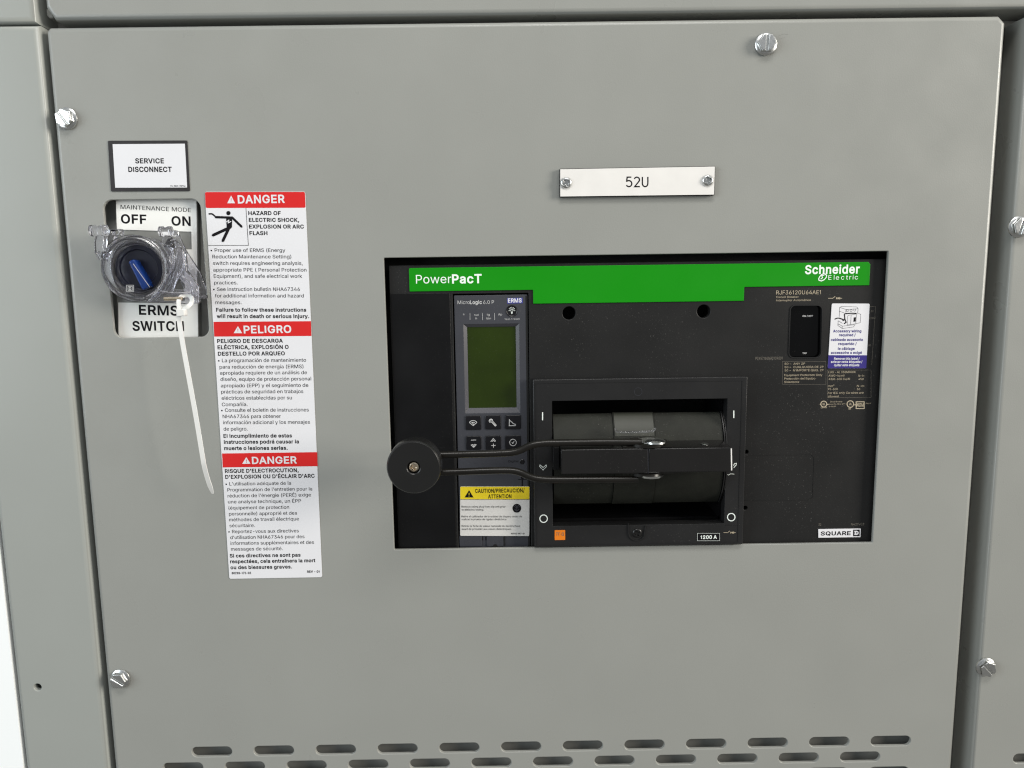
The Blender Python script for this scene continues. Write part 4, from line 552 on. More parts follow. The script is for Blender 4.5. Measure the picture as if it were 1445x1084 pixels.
# ------------------------------------------------------------------ bolts
def clip(poly, n, c):
    out = []
    for i in range(len(poly)):
        p, q = poly[i-1], poly[i]
        dp = p[0]*n[0]+p[1]*n[1]-c; dq = q[0]*n[0]+q[1]*n[1]-c
        if dp*dq < 0:
            t = dp/(dp-dq); out.append((p[0]+(q[0]-p[0])*t, p[1]+(q[1]-p[1])*t))
        if dq >= 0: out.append(q)
    return out
def make_bolt():
    root = empty('hex_bolt', (0, 0, 0))
    lathe('flange_washer', [(0.0084, 0), (0.0088, .0005), (0.0086, 0.0013), (0.0074, 0.0021), (0.0062, 0.0023)], (0, 0, 0), 'zinc', root)
    hexa = [(0.0074*math.cos(R(60*k)), 0.0074*math.sin(R(60*k))) for k in range(6)]
    g = [plate_geo(ccw(hexa), [], 0.0042, 0.0026, 0.0)]
    for s in (1, -1):
        h = clip(hexa, (s, 0), 0.0008)
        g.append(plate_geo(ccw(h), [], 0.0060, 0.0019, 0.0010))
    V, Fc = merge(*g); link('head', V, Fc, 'zinc', root, smooth=25)
    return root
def copy_tree(o, parent=None):
    c = o.copy(); col.objects.link(c); c.parent = parent
    for ch in list(o.children): copy_tree(ch, c)
    return c
bolt = make_bolt()
spots = [((90.5, 166), -38, 0, 'slotted hex bolt at the upper left edge of the large cover panel', -3),
         ((1083, 60.5), 2, 0, 'slotted hex bolt near the top right of the large cover panel', -3),
         ((167, 961), -58, 0, 'slotted hex bolt at the lower left edge of the large cover panel', -3),
         ((1441.5, 320), 15, 0, 'slotted hex bolt cut by the right edge of the picture', 0),
         ((1394.5, 944.5), -42, 0, 'slotted hex bolt low on the neighbouring right panel', 0)]
for i, (p, a, d, lab, tilt) in enumerate(spots):
    o = bolt if i == 0 else copy_tree(bolt)
    o.location = P(p[0], p[1], 0.0045)+Vector((0, 0.0045, 0)); o.rotation_euler = (R(tilt*.5), R(a), R(tilt))
    tag(o, lab, 'bolt', 'hex bolts holding the panels')
strokes('scratch', [[(1098, 51), (1106, 48), (1112, 49)]], .25, 0.00006, 'inner', cover); strokes('scratch', [[(1100, 55), (1108, 53)]], .2, 0.00006, 'inner', cover)
# ------------------------------------------------------------------ screw heads
def cross_head(name, c, r, h, material, parent, ang=0.0, w=0.19, l=0.70, floor='void'):
    """cross recess screw head, front at c"""
    a, b = r*w, r*l
    cr = [(a, a), (a, b), (-a, b), (-a, a), (-b, a), (-b, -a), (-a, -a), (-a, -b), (a, -b), (a, -a), (b, -a), (b, a)]
    ca, sa = math.cos(ang), math.sin(ang)
    cr = [(x*ca-z*sa+c[0], x*sa+z*ca+c[2]) for x, z in cr]
    g1 = plate_geo(circle((c[0], c[2]), r, 30), [cr], -c[1], h*0.75, r*0.42, r*0.06, seg=5)
    g2 = plate_geo(circle((c[0], c[2]), r*0.98, 24), [], -c[1]-h*0.62, h*0.38)
    V, Fc = merge(g1, g2)
    return link(name, V, Fc, material, parent, smooth=50)

# ------------------------------------------------------------------ SERVICE DISCONNECT sticker
k2 = K(110, 180, 7.225)
s = empty('service_label', P(213, 235, 0), 'white SERVICE DISCONNECT sticker with a black border', 'label')
plate('border', rounded(pxpoly([(305, 135), (1113, 132), (1140, 648), (337, 652)], 0.0006, k2), 0.0008), 0.0006, 0.0007, 'blackv', s)
flat('face', [(353, 170), (1090, 165), (1113, 612), (380, 614)], 0.0008, 'white', s, k2)
print_block('lettering', [('SERVICE', 585, 364, 878, 48, B1), ('DISCONNECT', 515, 452, 957, 50, B1), ('F4-9849-987 SJ', 945, 603, 1095, 13, B1)], 0.0009, 'ink', s, k2, slope=0)

# ------------------------------------------------------------------ DANGER label
dl = empty('danger_label', P(372, 543, 0), 'tall white DANGER PELIGRO DANGER label with three red bars', 'label')
k4 = K(280, 260, 5.418); k5 = K(290, 450, 5.418); k6 = K(300, 635, 5.706)
LD = 0.0005
plate('sheet', rounded(pxpoly([(288.9, 270.7), (430.6, 270.5), (454.6, 814.6), (323.7, 816.9)], LD), 0.0015), LD, 0.0006, 'white', dl)
flat('red_bar', [(50, 60), (814, 59), (819, 180), (56, 182)], LD+.0001, 'red', dl, k4, r=0.0012)
flat('red_bar', [(61, 23), (806, 18), (810, 131), (67, 136)], LD+.0001, 'red', dl, k5)
flat('red_bar', [(76, 29), (842, 18), (845, 131), (82, 141)], LD+.0001, 'red', dl, k6)
wl = []
for f, tri, word, x0, yb, x1, cap in ((k4, (220, 87, 280, 146), 'DANGER', 302, 146, 662, 59), (k5, (215, 56, 280, 110), 'PELIGRO', 293, 110, 657, 55), (k6, (238, 58, 305, 112), 'DANGER', 318, 112, 680, 54)):
    o_, h_ = safety_triangle(*tri, LD)
    wl.append(plate_geo(ccw(pxpoly(o_, LD+.0002, f)), [pxpoly(h, LD+.0002, f) for h in h_], LD+.0002, .00005))
    V, Fc = merge(wl.pop(), text_geo(word, x0, yb, x1, cap, LD+.0002, B2, f)); link('heading', V, Fc, 'white', dl, smooth=0)
C, Bc = 27, 28
t4 = [('HAZARD OF', 382, 235, 630, Bc, B2), ('ELECTRIC SHOCK,', 386, 287, 770, Bc, B2), ('EXPLOSION OR ARC', 388, 338, 807, Bc, B2), ('FLASH', 391, 388, 528, Bc, B2),
      ('\u2022 Proper use of ERMS (Energy', 93, 518, 664, C, .004), ('Reduction Maintenance Setting)', 108, 567, 710, C, .004), ('switch requires engineering analysis,', 112, 617, 797, C, .004),
      ('appropriate PPE ( Personal Protection', 114, 668, 826, C, .004), ('Equipment), and safe electrical work', 118, 716, 793, C, .004), ('practices.', 121, 766, 300, C, .004),
      ('\u2022 See instruction bulletin NHA67346', 113, 816, 776, C, .004), ('for additional information and hazard', 127, 866, 806, C, .004), ('messages.', 131, 917, 330, C, .004),
      ('Failure to follow these instructions', 136, 974, 825, C, B2), ('will result in death or serious injury.', 141, 1023, 847, C, B2)]
t5 = [('PELIGRO DE DESCARGA', 90, 184, 592, Bc, B2), ('EL\u00c9CTRICA, EXPLOSI\u00d3N O', 93, 232, 636, Bc, B2), ('DESTELLO POR ARQUEO', 96, 281, 607, Bc, B2),
      ('\u2022 La programaci\u00f3n de mantenimiento', 96, 332, 769, C, .004), ('para reducci\u00f3n de energ\u00eda (ERMS)', 108, 381, 749, C, .004), ('apropiada requiere de un an\u00e1lisis de', 112, 427, 776, C, .004),
      ('dise\u00f1o, equipo de protecci\u00f3n personal', 115, 475, 808, C, .004), ('apropiado (EPP) y el seguimiento de', 118, 524, 786, C, .004), ('pr\u00e1cticas de seguridad en trabajos', 121, 571, 748, C, .004),
      ('el\u00e9ctricos establecidas por su', 124, 619, 661, C, .004), ('Compa\u00f1\u00eda.', 126, 668, 322, C, .004), ('\u2022 Consulte el bolet\u00edn de instrucciones', 120, 712, 790, C, .004),
      ('NHA67346 para obtener', 132, 760, 576, C, .004), ('informaci\u00f3n adicional y los mensajes', 136, 806, 799, C, .004), ('de peligro.', 139, 855, 322, C, .004),
      ('El incumplimiento de estas', 138, 909, 661, C, B2), ('instrucciones podr\u00e1 causar la', 141, 955, 714, C, B2), ('muerte o lesiones serias.', 143, 1003, 628, C, B2)]
t6 = [("RISQUE D'ELECTROCUTION,", 100, 185, 693, 29, B2), ("D'EXPLOSION OU D'\u00c9CLAIR D'ARC", 103, 232, 822, 29, B2),
      ("\u2022 L'utilisation ad\u00e9quate de la", 104, 287, 632, C, .004), ("Programmation de l'entretien pour la", 120, 335, 802, C, .004), ("r\u00e9duction de l'\u00e9nergie (PER\u00c9) exige", 122, 383, 792, C, .004),
      ('une analyse technique, un \u00c9PP', 125, 431, 713, C, .004), ('(\u00e9quipement de protection', 129, 480, 616, C, .004), ('personnelle) appropri\u00e9 et des', 133, 528, 680, C, .004),
      ('m\u00e9thodes de travail \u00e9lectrique', 134, 575, 696, C, .004), ('s\u00e9curitaire.', 137, 623, 341, C, .004), ('\u2022 Reportez-vous aux directives', 127, 671, 694, C, .004),
      ("d'utilisation NHA67346 pour des", 143, 718, 740, C, .004), ('informations suppl\u00e9mentaires et des', 145, 765, 817, C, .004), ('messages de s\u00e9curit\u00e9.', 149, 812, 565, C, .004),
      ('Si ces directives ne sont pas', 139, 866, 709, C, B2), ('respect\u00e9es, cela entra\u00eenera la mort', 142, 912, 828, C, B2), ('ou des blessures graves.', 145, 960, 640, C, B2),
      ('80298-175-02', 155, 1001, 310, 17, B1), ('REV - 01', 762, 989, 862, 17, B1)]
print_block('english_text', t4, LD+.00012, 'ink', dl, k4, slope=0)
print_block('spanish_text', t5, LD+.00012, 'ink', dl, k5, slope=-0.006)
print_block('french_text', t6, LD+.00012, 'ink', dl, k6)
# pictogram
_n = iter(range(1, 99))
def LX(): return LD+.00011+.00001*next(_n)
figs = [stroke_geo([[(363, 182), (382, 468), (76, 468)]], .35, LX(), k4),
        stroke_geo([[(78, 228), (100, 226), (112, 232), (128, 246)]], 1.2, LX(), k4),
        stroke_geo([[(132, 252), (262, 256)]], 1.9, LX(), k4), stroke_geo([[(258, 255), (330, 325)]], 1.9, LX(), k4),
        stroke_geo([[(234, 334), (110, 391)]], 2.3, LX(), k4), stroke_geo([[(238, 325), (186, 434)]], 2.3, LX(), k4),
        plate_geo(pxpoly(arc(229, 221, 16, 0, 342, 19), LX(), k4), [], LX(), .00004),
        plate_geo(ccw(pxpoly([(212, 258), (258, 256), (256, 330), (240, 345), (216, 330)], LX(), k4)), [], LX(), .00004)]
for q in [(132, 252), (330, 325), (110, 391), (186, 434)]:
    figs.append(plate_geo(pxpoly(arc(q[0], q[1], 8 if q[1] > 350 else 7, 0, 324, 9), LX(), k4), [], LX(), .00004))
V, Fc = merge(*figs); link('pictogram', V, Fc, 'ink', dl, smooth=0)
strokes('spark', [[(214, 288), (232, 276), (228, 296), (250, 284)]], .7, LD+.0004, 'white', dl, k4)

# ------------------------------------------------------------------ 52U nameplate
k52 = K(760, 210, 5.161)
npz = empty('nameplate', P(898, 257, 0), 'white engraved nameplate reading 52U held by two screws', 'nameplate')
npd = 0.0036
ol = pxpoly([(154, 146), (1287, 126), (1281, 338), (154, 352)], npd, k52)
plate('core', rounded(ol, 0.0003, 2), npd, 0.0036, 'ink', npz)
plate('face', offset(ccw(ol), 0.0004), npd+.0003, 0.0004, 'offwhite', npz, bev=0.0001)
f5 = [[(676, 207), (645, 207), (642, 236)]+arc(658, 254, 21, 110, -150, 16, 22), arc(716, 226, 19, 160, -30, 10, 19)+[(700, 276), (738, 276)],
      [(756, 205), (756, 252)]+arc(776, 252, 20, 180, 360, 12, 24)+[(796, 205)]]
strokes('engraving', f5, 1.05, npd+.00036, 'ink', npz, k52)
for (x, y), a in (((201, 247), .5), ((1235, 230), .35)):
    p = P(*k52(x, y), npd+.002); cross_head('screw', p, 0.0047, 0.0026, 'zinc', npz, a, l=.68)

# ------------------------------------------------------------------ selector switch station
kS = K(110, 300, 5.705); kG = K(120, 305, 8.028)
sd = -0.006
sb = empty('switch_mount', P(222, 380, -0.03), 'recessed grey steel mounting plate inside the rounded cutout behind the selector switch', 'mounting plate')
plate('back_sheet', rect(cx0-0.008, cz0-0.008, cx1+0.008, cz1+0.008), -0.0125, 0.002, 'paint', sb)
plate('bracket', pxpoly([(163, 278), (278.5, 278), (281, 480), (166.5, 480)], sd-0.0008), sd-0.0008, 0.006, 'inner', sb)
el = empty('switch_label', P(222, 380, sd), 'white MAINTENANCE MODE OFF ON and ERMS SWITCH label in the rounded cutout', 'label')
plate('sheet', rounded(pxpoly([(163.5, 279), (277, 279), (279.5, 477), (167.5, 477), (166.8, 427), (236, 428), (262, 424), (262, 352), (270.5, 352), (270, 327), (232, 326), (165, 324)], sd), .0003, 2), sd, 0.0005, 'paper', el)
print_block('lettering', [('MAINTENANCE MODE', 435, 830, 1152, 42, 0, 863), ('OFF', 440, 975, 700, 88, B2, 980), ('ON', 955, 996, 1150, 90, B2, 1001)], sd+.0001, 'ink', el, k2)
print_block('lettering', [('ERMS', 492, 820, 812, 74, B2, 828), ('SWITCH', 440, 950, 855, 74, B2, 952)], sd+.0001, 'ink', el, kS)

sel = empty('selector_switch', P(196, 379, 0.003), 'round black selector switch with a blue lever turned towards the lower right', 'switch')
cS = P(*kG(607, 594), 0.003); rS = 0.0196
lathe('body', [(rS*.9, -.012), (rS, -.011), (rS, -0.001), (rS*0.97, 0), (rS*.80, 0.0004), (rS*.76, -.0008), (0.001, -.0008)], cS, 'switch', sel, n=56)
a = P(*kG(520, 500), 0.010); b = P(*kG(695, 825), 0.010)
t = (b-a).normalized(); n = Vector((-t.z, 0, t.x))
wv = 0.0034
hp = [a+n*wv*.8, a-n*wv*.8, b-n*wv*1.1, b+n*wv*1.1]
plate('lever', rounded([(q.x, q.z) for q in hp], 0.0018, 5), 0.0105, 0.009, 'blue', sel, bev=0.0014)
strokes('pointer_line', [[kG(545, 540), kG(735, 808)]], .45, 0.0108, 'greyink', sel)
# clear guard
gd = empty('clear_guard', P(212, 380, 0.01), 'clear plastic lockable guard ring with hinges around the selector switch', 'switch guard')
cG = P(*kG(555, 592), 0.017); rG = 0.0268
prof = [(rG*.90, -.022), (rG*.98, -.022), (rG*.985, -.004), (rG*1.0, -.0025), (rG, -.0005), (rG*.975, 0), (rG*.93, -.0004), (rG*.885, 0.0004), (rG*.86, -.0012), (rG*.87, -.004), (rG*.90, -.0055)]
def ring_lathe(name, prof, c, material, parent, n=64):
    V, Fc = [], []
    for r, h in prof:
        for k in range(n):
            a_ = 2*math.pi*k/n; V.append(Vector(c)+Vector((r*math.cos(a_), -h, r*math.sin(a_))))
    m_ = len(prof)
    for i in range(m_):
        j = (i+1) % m_
        for k in range(n): Fc.append((i*n+k, i*n+(k+1) % n, j*n+(k+1) % n, j*n+k))
    return link(name, V, Fc, material, parent, smooth=35)
ring_lathe('guard_ring', prof, cG, 'clear', gd)
c2 = Vector(cS)+Vector((0, -0.000, 0)); 
ring_lathe('base_ring', [(rS*1.02, -.008), (rS*1.28, -.008), (rS*1.28, 0.0015), (rS*1.22, 0.0028), (rS*1.06, 0.0032), (rS*1.02, 0.0015)], c2, 'clear', gd)
# web with triangle opening
webo = [(940, 250), (1010, 260), (1130, 430), (1150, 620), (1285, 800), (1290, 985), (1180, 1000), (900, 985), (660, 965), (760, 900), (880, 800), (940, 680), (960, 560), (930, 440), (880, 360)]
webh = [[(1050, 690), (1135, 780), (1140, 825), (1100, 835), (985, 830)], [(990, 330), (1045, 360), (1000, 560), (960, 500)]]
plate('hasp_web', rounded(pxpoly(webo, 0.013, kG), .001, 3), 0.013, 0.004, 'clear', gd, holes=[rounded(pxpoly(h, 0.013, kG), .0008, 3) for h in webh], bev=0.0009)
plate('back_web', rounded(pxpoly([(1040, 170), (1130, 380), (1300, 640), (1375, 830), (1380, 930), (1180, 960), (1060, 700), (1000, 300)], 0.000, kG), .001, 3), 0.000, 0.003, 'clear', gd, bev=0.0008)
def ribs(lines, r, d): 
    for i, ln in enumerate(lines):
        tube('rib', smooth_path([P(*kG(x, y), dd) for x, y, dd in ln], 2), r, 'clear', gd, n=10)
ribs([[(960, 330, .015), (1020, 480, .017), (960, 660, .017), (860, 830, .017), (720, 970, .016)],
      [(1110, 380, .014), (1130, 560, .016), (1070, 640, .017), (985, 860, .017)],
      [(1060, 640, .017), (1190, 770, .017), (1275, 830, .016), (1275, 990, .015)],
      [(840, 850, .017), (1000, 880, .017), (1230, 870, .017)],
      [(1190, 740, .016), (1215, 860, .017), (1230, 980, .015)],
      [(1010, 260, .014), (960, 340, .015), (900, 330, .016)]], 0.0009, 0)
def hinge(c, w, r, d, name='hinge_knuckle'):
    p = P(*kG(*c), d)
    lathe(name, [(r*.6, -w), (r, -w*.9), (r, -w*.35), (r*.82, -w*.3), (r*.82, w*.3), (r, w*.35), (r, w*.9), (r*.6, w)], p, 'clear', gd, axis='x', n=20)
hinge((155, 165), .0068, .0046, .017); hinge((915, 175), .0052, .0042, .015)
plate('hinge_arm', rounded(pxpoly([(110, 210), (200, 210), (215, 300), (200, 340), (225, 420), (160, 520), (100, 420), (95, 290)], 0.015, kG), .0012, 3), 0.015, 0.006, 'clear', gd, holes=[rounded(pxpoly([(120, 400), (180, 400), (158, 480)], 0.015, kG), .0004, 2)], bev=0.001)
plate('hinge_arm', rounded(pxpoly([(870, 230), (965, 225), (985, 300), (1000, 360), (870, 350), (860, 310)], 0.015, kG), .0012, 3), 0.015, 0.006, 'clear', gd, bev=0.001)
plate('hinge_bar', rounded(pxpoly([(230, 140), (400, 145), (400, 215), (330, 225), (310, 300), (230, 290)], 0.009, kG), .001, 3), 0.009, 0.006, 'clear', gd, holes=[rounded(pxpoly([(300, 165), (375, 165), (375, 205), (310, 215)], 0.009, kG), .0006, 2)], bev=0.0008)
lathe('rivet', [(0.0026, -.002), (.0026, .0006), (.002, .0012), (.0005, .0012)], P(*kG(1020, 195), 0.004), 'clear', gd, n=20)
lathe('shackle_pin', [(.0012, -.0075), (.0016, -.0072), (.0016, .0072), (.0012, .0075)], P(*kG(1000, 935), .018), 'brass', gd, axis='x', n=14)
tube('mark_strip', [P(*kG(1160, 905), .004), P(*kG(1385, 915), .004)], 0.0014, 'clear', gd)
# printed mark on the guard
mk = [stroke_geo([box_lines(470, 783, 550, 857), box_lines(487, 798, 536, 843)], .35, .0182, kG), text_geo('D', 500, 838, 524, 34, .0182, .02, kG)]
V, Fc = stack(mk); link('maker_mark', V, Fc, 'greyink', gd, smooth=0, recalc=False)

# ------------------------------------------------------------------ zip tie
zt = empty('cable_tie', P(256, 440, .025), 'long white nylon cable tie hanging from the clear switch guard', 'cable tie')
kZ = K(235, 420, 3.3875)
sect = [(-.0016, -.0005), (.0016, -.0005), (.0016, .0005), (-.0016, .0005)]
loop = [(253, 437, .022), (251.5, 424, .020), (256, 418, .016), (264, 416, .014), (270.5, 419, .016), (271, 427, .022), (266, 433, .025), (259, 437, .024)]
V, Fc = sweep_geo(smooth_path([P(*q) for q in loop], 3), sect); link('loop', V, Fc, 'nylon', zt, smooth=50)
tail = [(253, 432, .024), (252, 447, .025), (256.5, 478, .027), (266, 530, .030), (277, 590, .031), (286.5, 648, .030), (288, 658, .029), (294, 680, .024), (300.5, 697, .019)]
pth = smooth_path([P(*q) for q in tail], 2); sc_ = [1.0]*len(pth)
for i in range(5): sc_[-1-i] = min(1, .35+.16*i)
V, Fc = sweep_geo(pth, [(-.0018, -.0005), (.0018, -.0005), (.0018, .0005), (-.0018, .0005)], scales=sc_); link('tail', V, Fc, 'nylon', zt, smooth=50)
plate('head', rounded(pxpoly([(247.5, 436), (259.5, 436.5), (260.5, 446), (249.5, 447)], .029), .0008, 3), .029, .006, 'nylon', zt, bev=.0006)

# ------------------------------------------------------------------ circuit breaker
cb = empty('circuit_breaker', P(894, 770, -0.02), 'black moulded circuit breaker with a green banner set in the rectangular opening', 'circuit breaker')
FD = -0.006                         # faceplate surface
k7 = K(530, 340, 4.8167); kR = K(1040, 345, 5.861); kT = K(630, 405, 7.746); kB = K(640, 560, 9.033); kC = K(640, 675, 10.325)
kE = K(740, 520, 4.169); kX = K(1085, 395, 9.031); kY = K(1085, 500, 9.031); kL = K(1120, 360, 12.04); kQ = K(1140, 730, 14.45)
# faceplate outline and cutouts
fx0 = P(552, 480, FD).x; fx1 = P(*kR(1230, 400), FD).x; fz1 = P(800, 371.5, FD).z; fz0 = P(800, 800, FD).z
esc = pxrect(752, 536, 1048, 768, 0.004); 
win = pxrect(779, 566, 1022, 739, 0.004)
trip = pxrect(638.5, 415, 749.5, 773, FD)
bw = rounded(pxpoly([(272, 322), (682, 322), (668, 992), (250, 992)], FD, kX), .0045, 6)
holes = [rounded(trip, .0005, 2), bw, circle(P2(803, 442, FD), .0056, 28), circle(P2(993, 439.5, FD), .0056, 28), circle(P2(1053, 638, FD), .0019, 14), circle(P2(1051.5, 717, FD), .0019, 14),
         offset(ccw(pxrect(779, 566, 1022, 739, FD)), -.001)]
plate('faceplate', rounded(rect(fx0, fz0, fx1, fz1), .001, 3), FD, 0.010, 'black', cb, holes=holes, bev=.0007, hbev=.0005)
# darker left cover slightly proud
plate('left_cover', rounded(rect(fx0+.001, fz0+.001, P(636.5, 480, FD).x, P(600, 414, FD).z), .0006, 2), FD+.0006, 0.001, 'black2', cb, bev=.0003)
plate('backing', rect(fx0-.02, fz0-.02, fx1+.02, fz1+.03), -0.030, 0.004, 'void', cb, holes=[pxrect(775, 560, 1026, 745, FD)])
# groove panel on right
gx = pxpoly([(1050, 643), (1145, 641), (1149, 646), (1147, 702), (1140, 706), (1048, 706)], FD)
V, Fc = sweep_geo([Vector((x, -FD, z)) for x, z in rounded(gx, .002, 4)], [(-.0003, -.0004), (.0003, -.0004), (.0003, .0002), (-.0003, .0002)], closed=True)
link('access_cover_edge', V, Fc, 'black', cb)
# banner
GB = FD+.0008
ban = pxpoly([(226, 186), (1068+.1, 186)], GB, k7)
bp = [P2(577.0, 379.5, GB), P2(*kR(1104, 138), GB), P2(*kR(1096, 334), GB), P2(*kR(62, 352), GB), P2(*kR(57, 463), GB), P2(*k7(1073, 431), GB), P2(*k7(1068, 340), GB), P2(*k7(230, 349), GB)]
zT = (bp[0][1]+bp[1][1])/2; zM = (bp[2][1]+bp[3][1]+bp[7][1])/3; zB = (bp[4][1]+bp[5][1])/2; xL = (bp[0][0]+bp[7][0])/2; xR = (bp[1][0]+bp[2][0])/2; xa = (bp[5][0]+bp[6][0])/2; xb = (bp[3][0]+bp[4][0])/2
q = .0018
bo = [(xL+q*.4, zT), (xL, zT-q*.5), (xL, zM), (xa, zM), (xa, zB), (xb, zB), (xb, zM), (xR, zM), (xR, zT-q*1.2), (xR-q, zT)]
plate('banner', rounded(bo, .0004, 2), GB, .0009, 'green', cb, bev=.0003)
bt = GB+.0001
print_block('banner_lettering', [('Power', 275, 290, 515, 58, 0), ('PacT', 520, 288, 722, 58, B2)], bt, 'whiteink', cb, k7)
lg = [text_geo('Schneider', 190, 320, 1118, 142, bt, B2+.01, kL), text_geo('Electric', 588, 420, 1090, 76, bt, .012, kL, sp=1.35)]
lg.append(stroke_geo([[(535, 322), (560, 345), (552, 380), (520, 418), (470, 440), (430, 430), (424, 405), (440, 370), (470, 335), (505, 318), (535, 322)]], .8, bt, kL))
lg.append(stroke_geo([[(520, 340), (475, 350), (490, 385), (458, 410)]], .7, bt, kL))
V, Fc = stack(lg); link('maker_lettering', V, Fc, 'whiteink', cb, smooth=0, recalc=False)
# right-hand laser markings
LM = FD+.00012
sym = lambda x, y, s_: [[(x, y), (x+60*s_, y), (x+90*s_, y-25*s_)], [(x+100*s_, y-12*s_), (x+112*s_, y), (x+100*s_, y+12*s_)], [(x+122*s_, y-14*s_), (x+142*s_, y+14*s_)], [(x+142*s_, y-14*s_), (x+122*s_, y+14*s_)], [(x+150*s_, y-14*s_), (x+150*s_, y+14*s_)], [(x+100*s_, y), (x+178*s_, y)]]
mk = [text_geo('RJF36120U64AE1', 92, 187, 660, 50, LM, .008, kX, slope=-.008), text_geo('Circuit Breaker', 92, 232, 380, 24, LM, .004, kX), text_geo('Interruptor Autom\u00e1tico', 92, 274, 535, 24, LM, .004, kX),
      stroke_geo(sym(755, 235, 1), .45, LM, kX), stroke_geo(sym(1172, 966, .4), .4, .00412, kE)]
V, Fc = stack(mk[:3]); link('type_marking', V, Fc, 'beige', cb, smooth=0, recalc=False)
for g_ in mk[3:]: link('switch_symbol', g_[0], g_[1], 'beige', cb, smooth=0, recalc=False)
mk = [text_geo(s_, a_, b_, c_, 25, LM, .008, kY, slope=-.008) for s_, a_, b_, c_ in (('50 ~  ANY 2P', 200, 134, 460), ('50 ~  CUALQUIERA DE 2P', 200, 177, 695), ("50 ~  N'IMPORTE QUEL 2P", 200, 219, 695), ('Equipment Protection Only', 195, 279, 680), ('Protecci\u00f3n del Equipo', 195, 323, 590), ('Solamente', 195, 366, 385),
      ('LUG - AL 350MRG0K', 760, 241, 1105), ('AWG-kcmil', 760, 285, 960), ('lb-in', 1140, 285, 1212), ('#3/0-600 Cu/Al', 760, 329, 1030), ('450', 1140, 329, 1205), ('mm\u00b2', 752, 416, 832), ('N-m', 1120, 416, 1212), ('95-300', 752, 457, 875), ('50', 1120, 457, 1160), ('For IEC only Cu wires are', 750, 505, 1205), ('allowed', 750, 549, 885))]
V, Fc = stack(mk); link('rating_marking', V, Fc, 'beige', cb, smooth=0, recalc=False)
mk = [stroke_geo([arc(700, 635, 38, 0, 360, 20), arc(1038, 635, 42, 0, 360, 20), box_lines(1112, 606, 1215, 692), [(650, 640), (662, 632)], [(738, 640), (762, 640)], [(1086, 645), (1108, 645)]], .75, LM, kY),
      text_geo('UL', 684, 648, 716, 28, LM, B1, kY), text_geo('UL', 1020, 648, 1056, 28, LM, B1, kY), text_geo('NOM', 1118, 668, 1208, 44, LM, B2, kY), text_geo('LISTED', 662, 687, 738, 15, LM, B1, kY), text_geo('MX', 1015, 704, 1047, 20, LM, B2, kY),
      text_geo('Circuit Breaker', 780, 613, 935, 15, LM, .01, kY), text_geo('Issue No. RLC-291', 765, 643, 970, 15, LM, .01, kY), text_geo('E-0657', 765, 673, 855, 15, LM, .01, kY), text_geo('PALR', 1235, 634, 1300, 15, LM, .01, kY)]
V, Fc = stack(mk); link('approval_marking', V, Fc, 'beige', cb, smooth=0, recalc=False)
mk = [stroke_geo([box_lines(172, 92, 726, 384), box_lines(745, 202, 1302, 552)], .16, LM, kY), stroke_geo([[(1290, 340), (1360, 340), (1345, 560), (1310, 1084)]], .16, LM, kX),
      text_geo('OV', 1300, 410, 1335, 22, LM, .01, kX), text_geo('E/SM', 1283, 498, 1355, 22, LM, .01, kX), text_geo('A2', 1268, 845, 1300, 24, LM, .01, kX), text_geo('P3957186NA2109001', 1066, 508, 1104, 4, LM, .01), text_geo('32', 215, 172, 270, 45, LM, .01, kQ), text_geo('N421V03', 880, 168, 1145, 45, LM, .01, kQ)]
for g_ in mk: link('small_marking', g_[0], g_[1], 'beige2', cb, smooth=0, recalc=False)
# black push area
plate('trip_window', offset(ccw(bw), -.0003), FD-.0035, .003, 'window', cb)
for it_ in (('ON / OFF', 428, 472, 562, 20, B1), ('TRIP', 428, 945, 482, 18, B1)): print_block('window_text', [it_], FD-.0034, 'greyink', cb, kX)
V, Fc = sweep_geo([Vector((x, -FD-.0001, z)) for x, z in bw], [(-.0004, -.0005), (.0004, -.0005), (.0004, .0004), (-.0004, .0004)], closed=True); link('trip_window_rim', V, Fc, 'frame', cb)
# hidden depth of screw holes is black backing
# SQUARE D badge
plate('badge', rounded(pxpoly([(215, 245), (1080, 232), (1072, 405), (217, 418)], FD+.0006, kQ), .0002, 2), FD+.0006, .0007, 'white', cb)
mk = [text_geo('SQUARE', 262, 370, 872, 76, FD+.0007, .03, kQ)]
bx_ = pxpoly([(925, 254), (1058, 252), (1056, 384), (924, 388)], FD+.0007, kQ)
dsh = pxpoly([(948, 275), (958, 275)]+arc(990, 318, 48, 90, -90, 14, 44)+[(948, 362), (948, 340), (962, 318), (948, 300)], FD+.0007, kQ)
mk.append(plate_geo(ccw(bx_), [dsh], FD+.0007, .00005)); mk.append(plate_geo(pxpoly(arc(998, 318, 14, 0, 330, 11), FD+.0007, kQ), [], FD+.0007, .00005))
V, Fc = stack(mk); link('badge_lettering', V, Fc, 'ink', cb, smooth=0)

# ---- trip unit
TD = FD-.0012
tr = ccw(pxrect(640.5, 417, 748, 772, TD))
so = ccw(pxrect(188, 410, 795, 1000, TD, kT)); 
scr_o = ccw([P2(*kT(188, 408), TD), P2(*kT(795, 404), TD), P2(*kB(850, 200), TD), P2(*kB(150, 212), TD)])
ob = [min(p[0] for p in scr_o), min(p[1] for p in scr_o), max(p[0] for p in scr_o), max(p[1] for p in scr_o)]
scr_o = rect(*ob)
tu = plate('trip_unit', rounded(tr, .0006, 2), TD, .008, 'slate', cb, holes=[scr_o], bev=.0005, hbev=.0002)
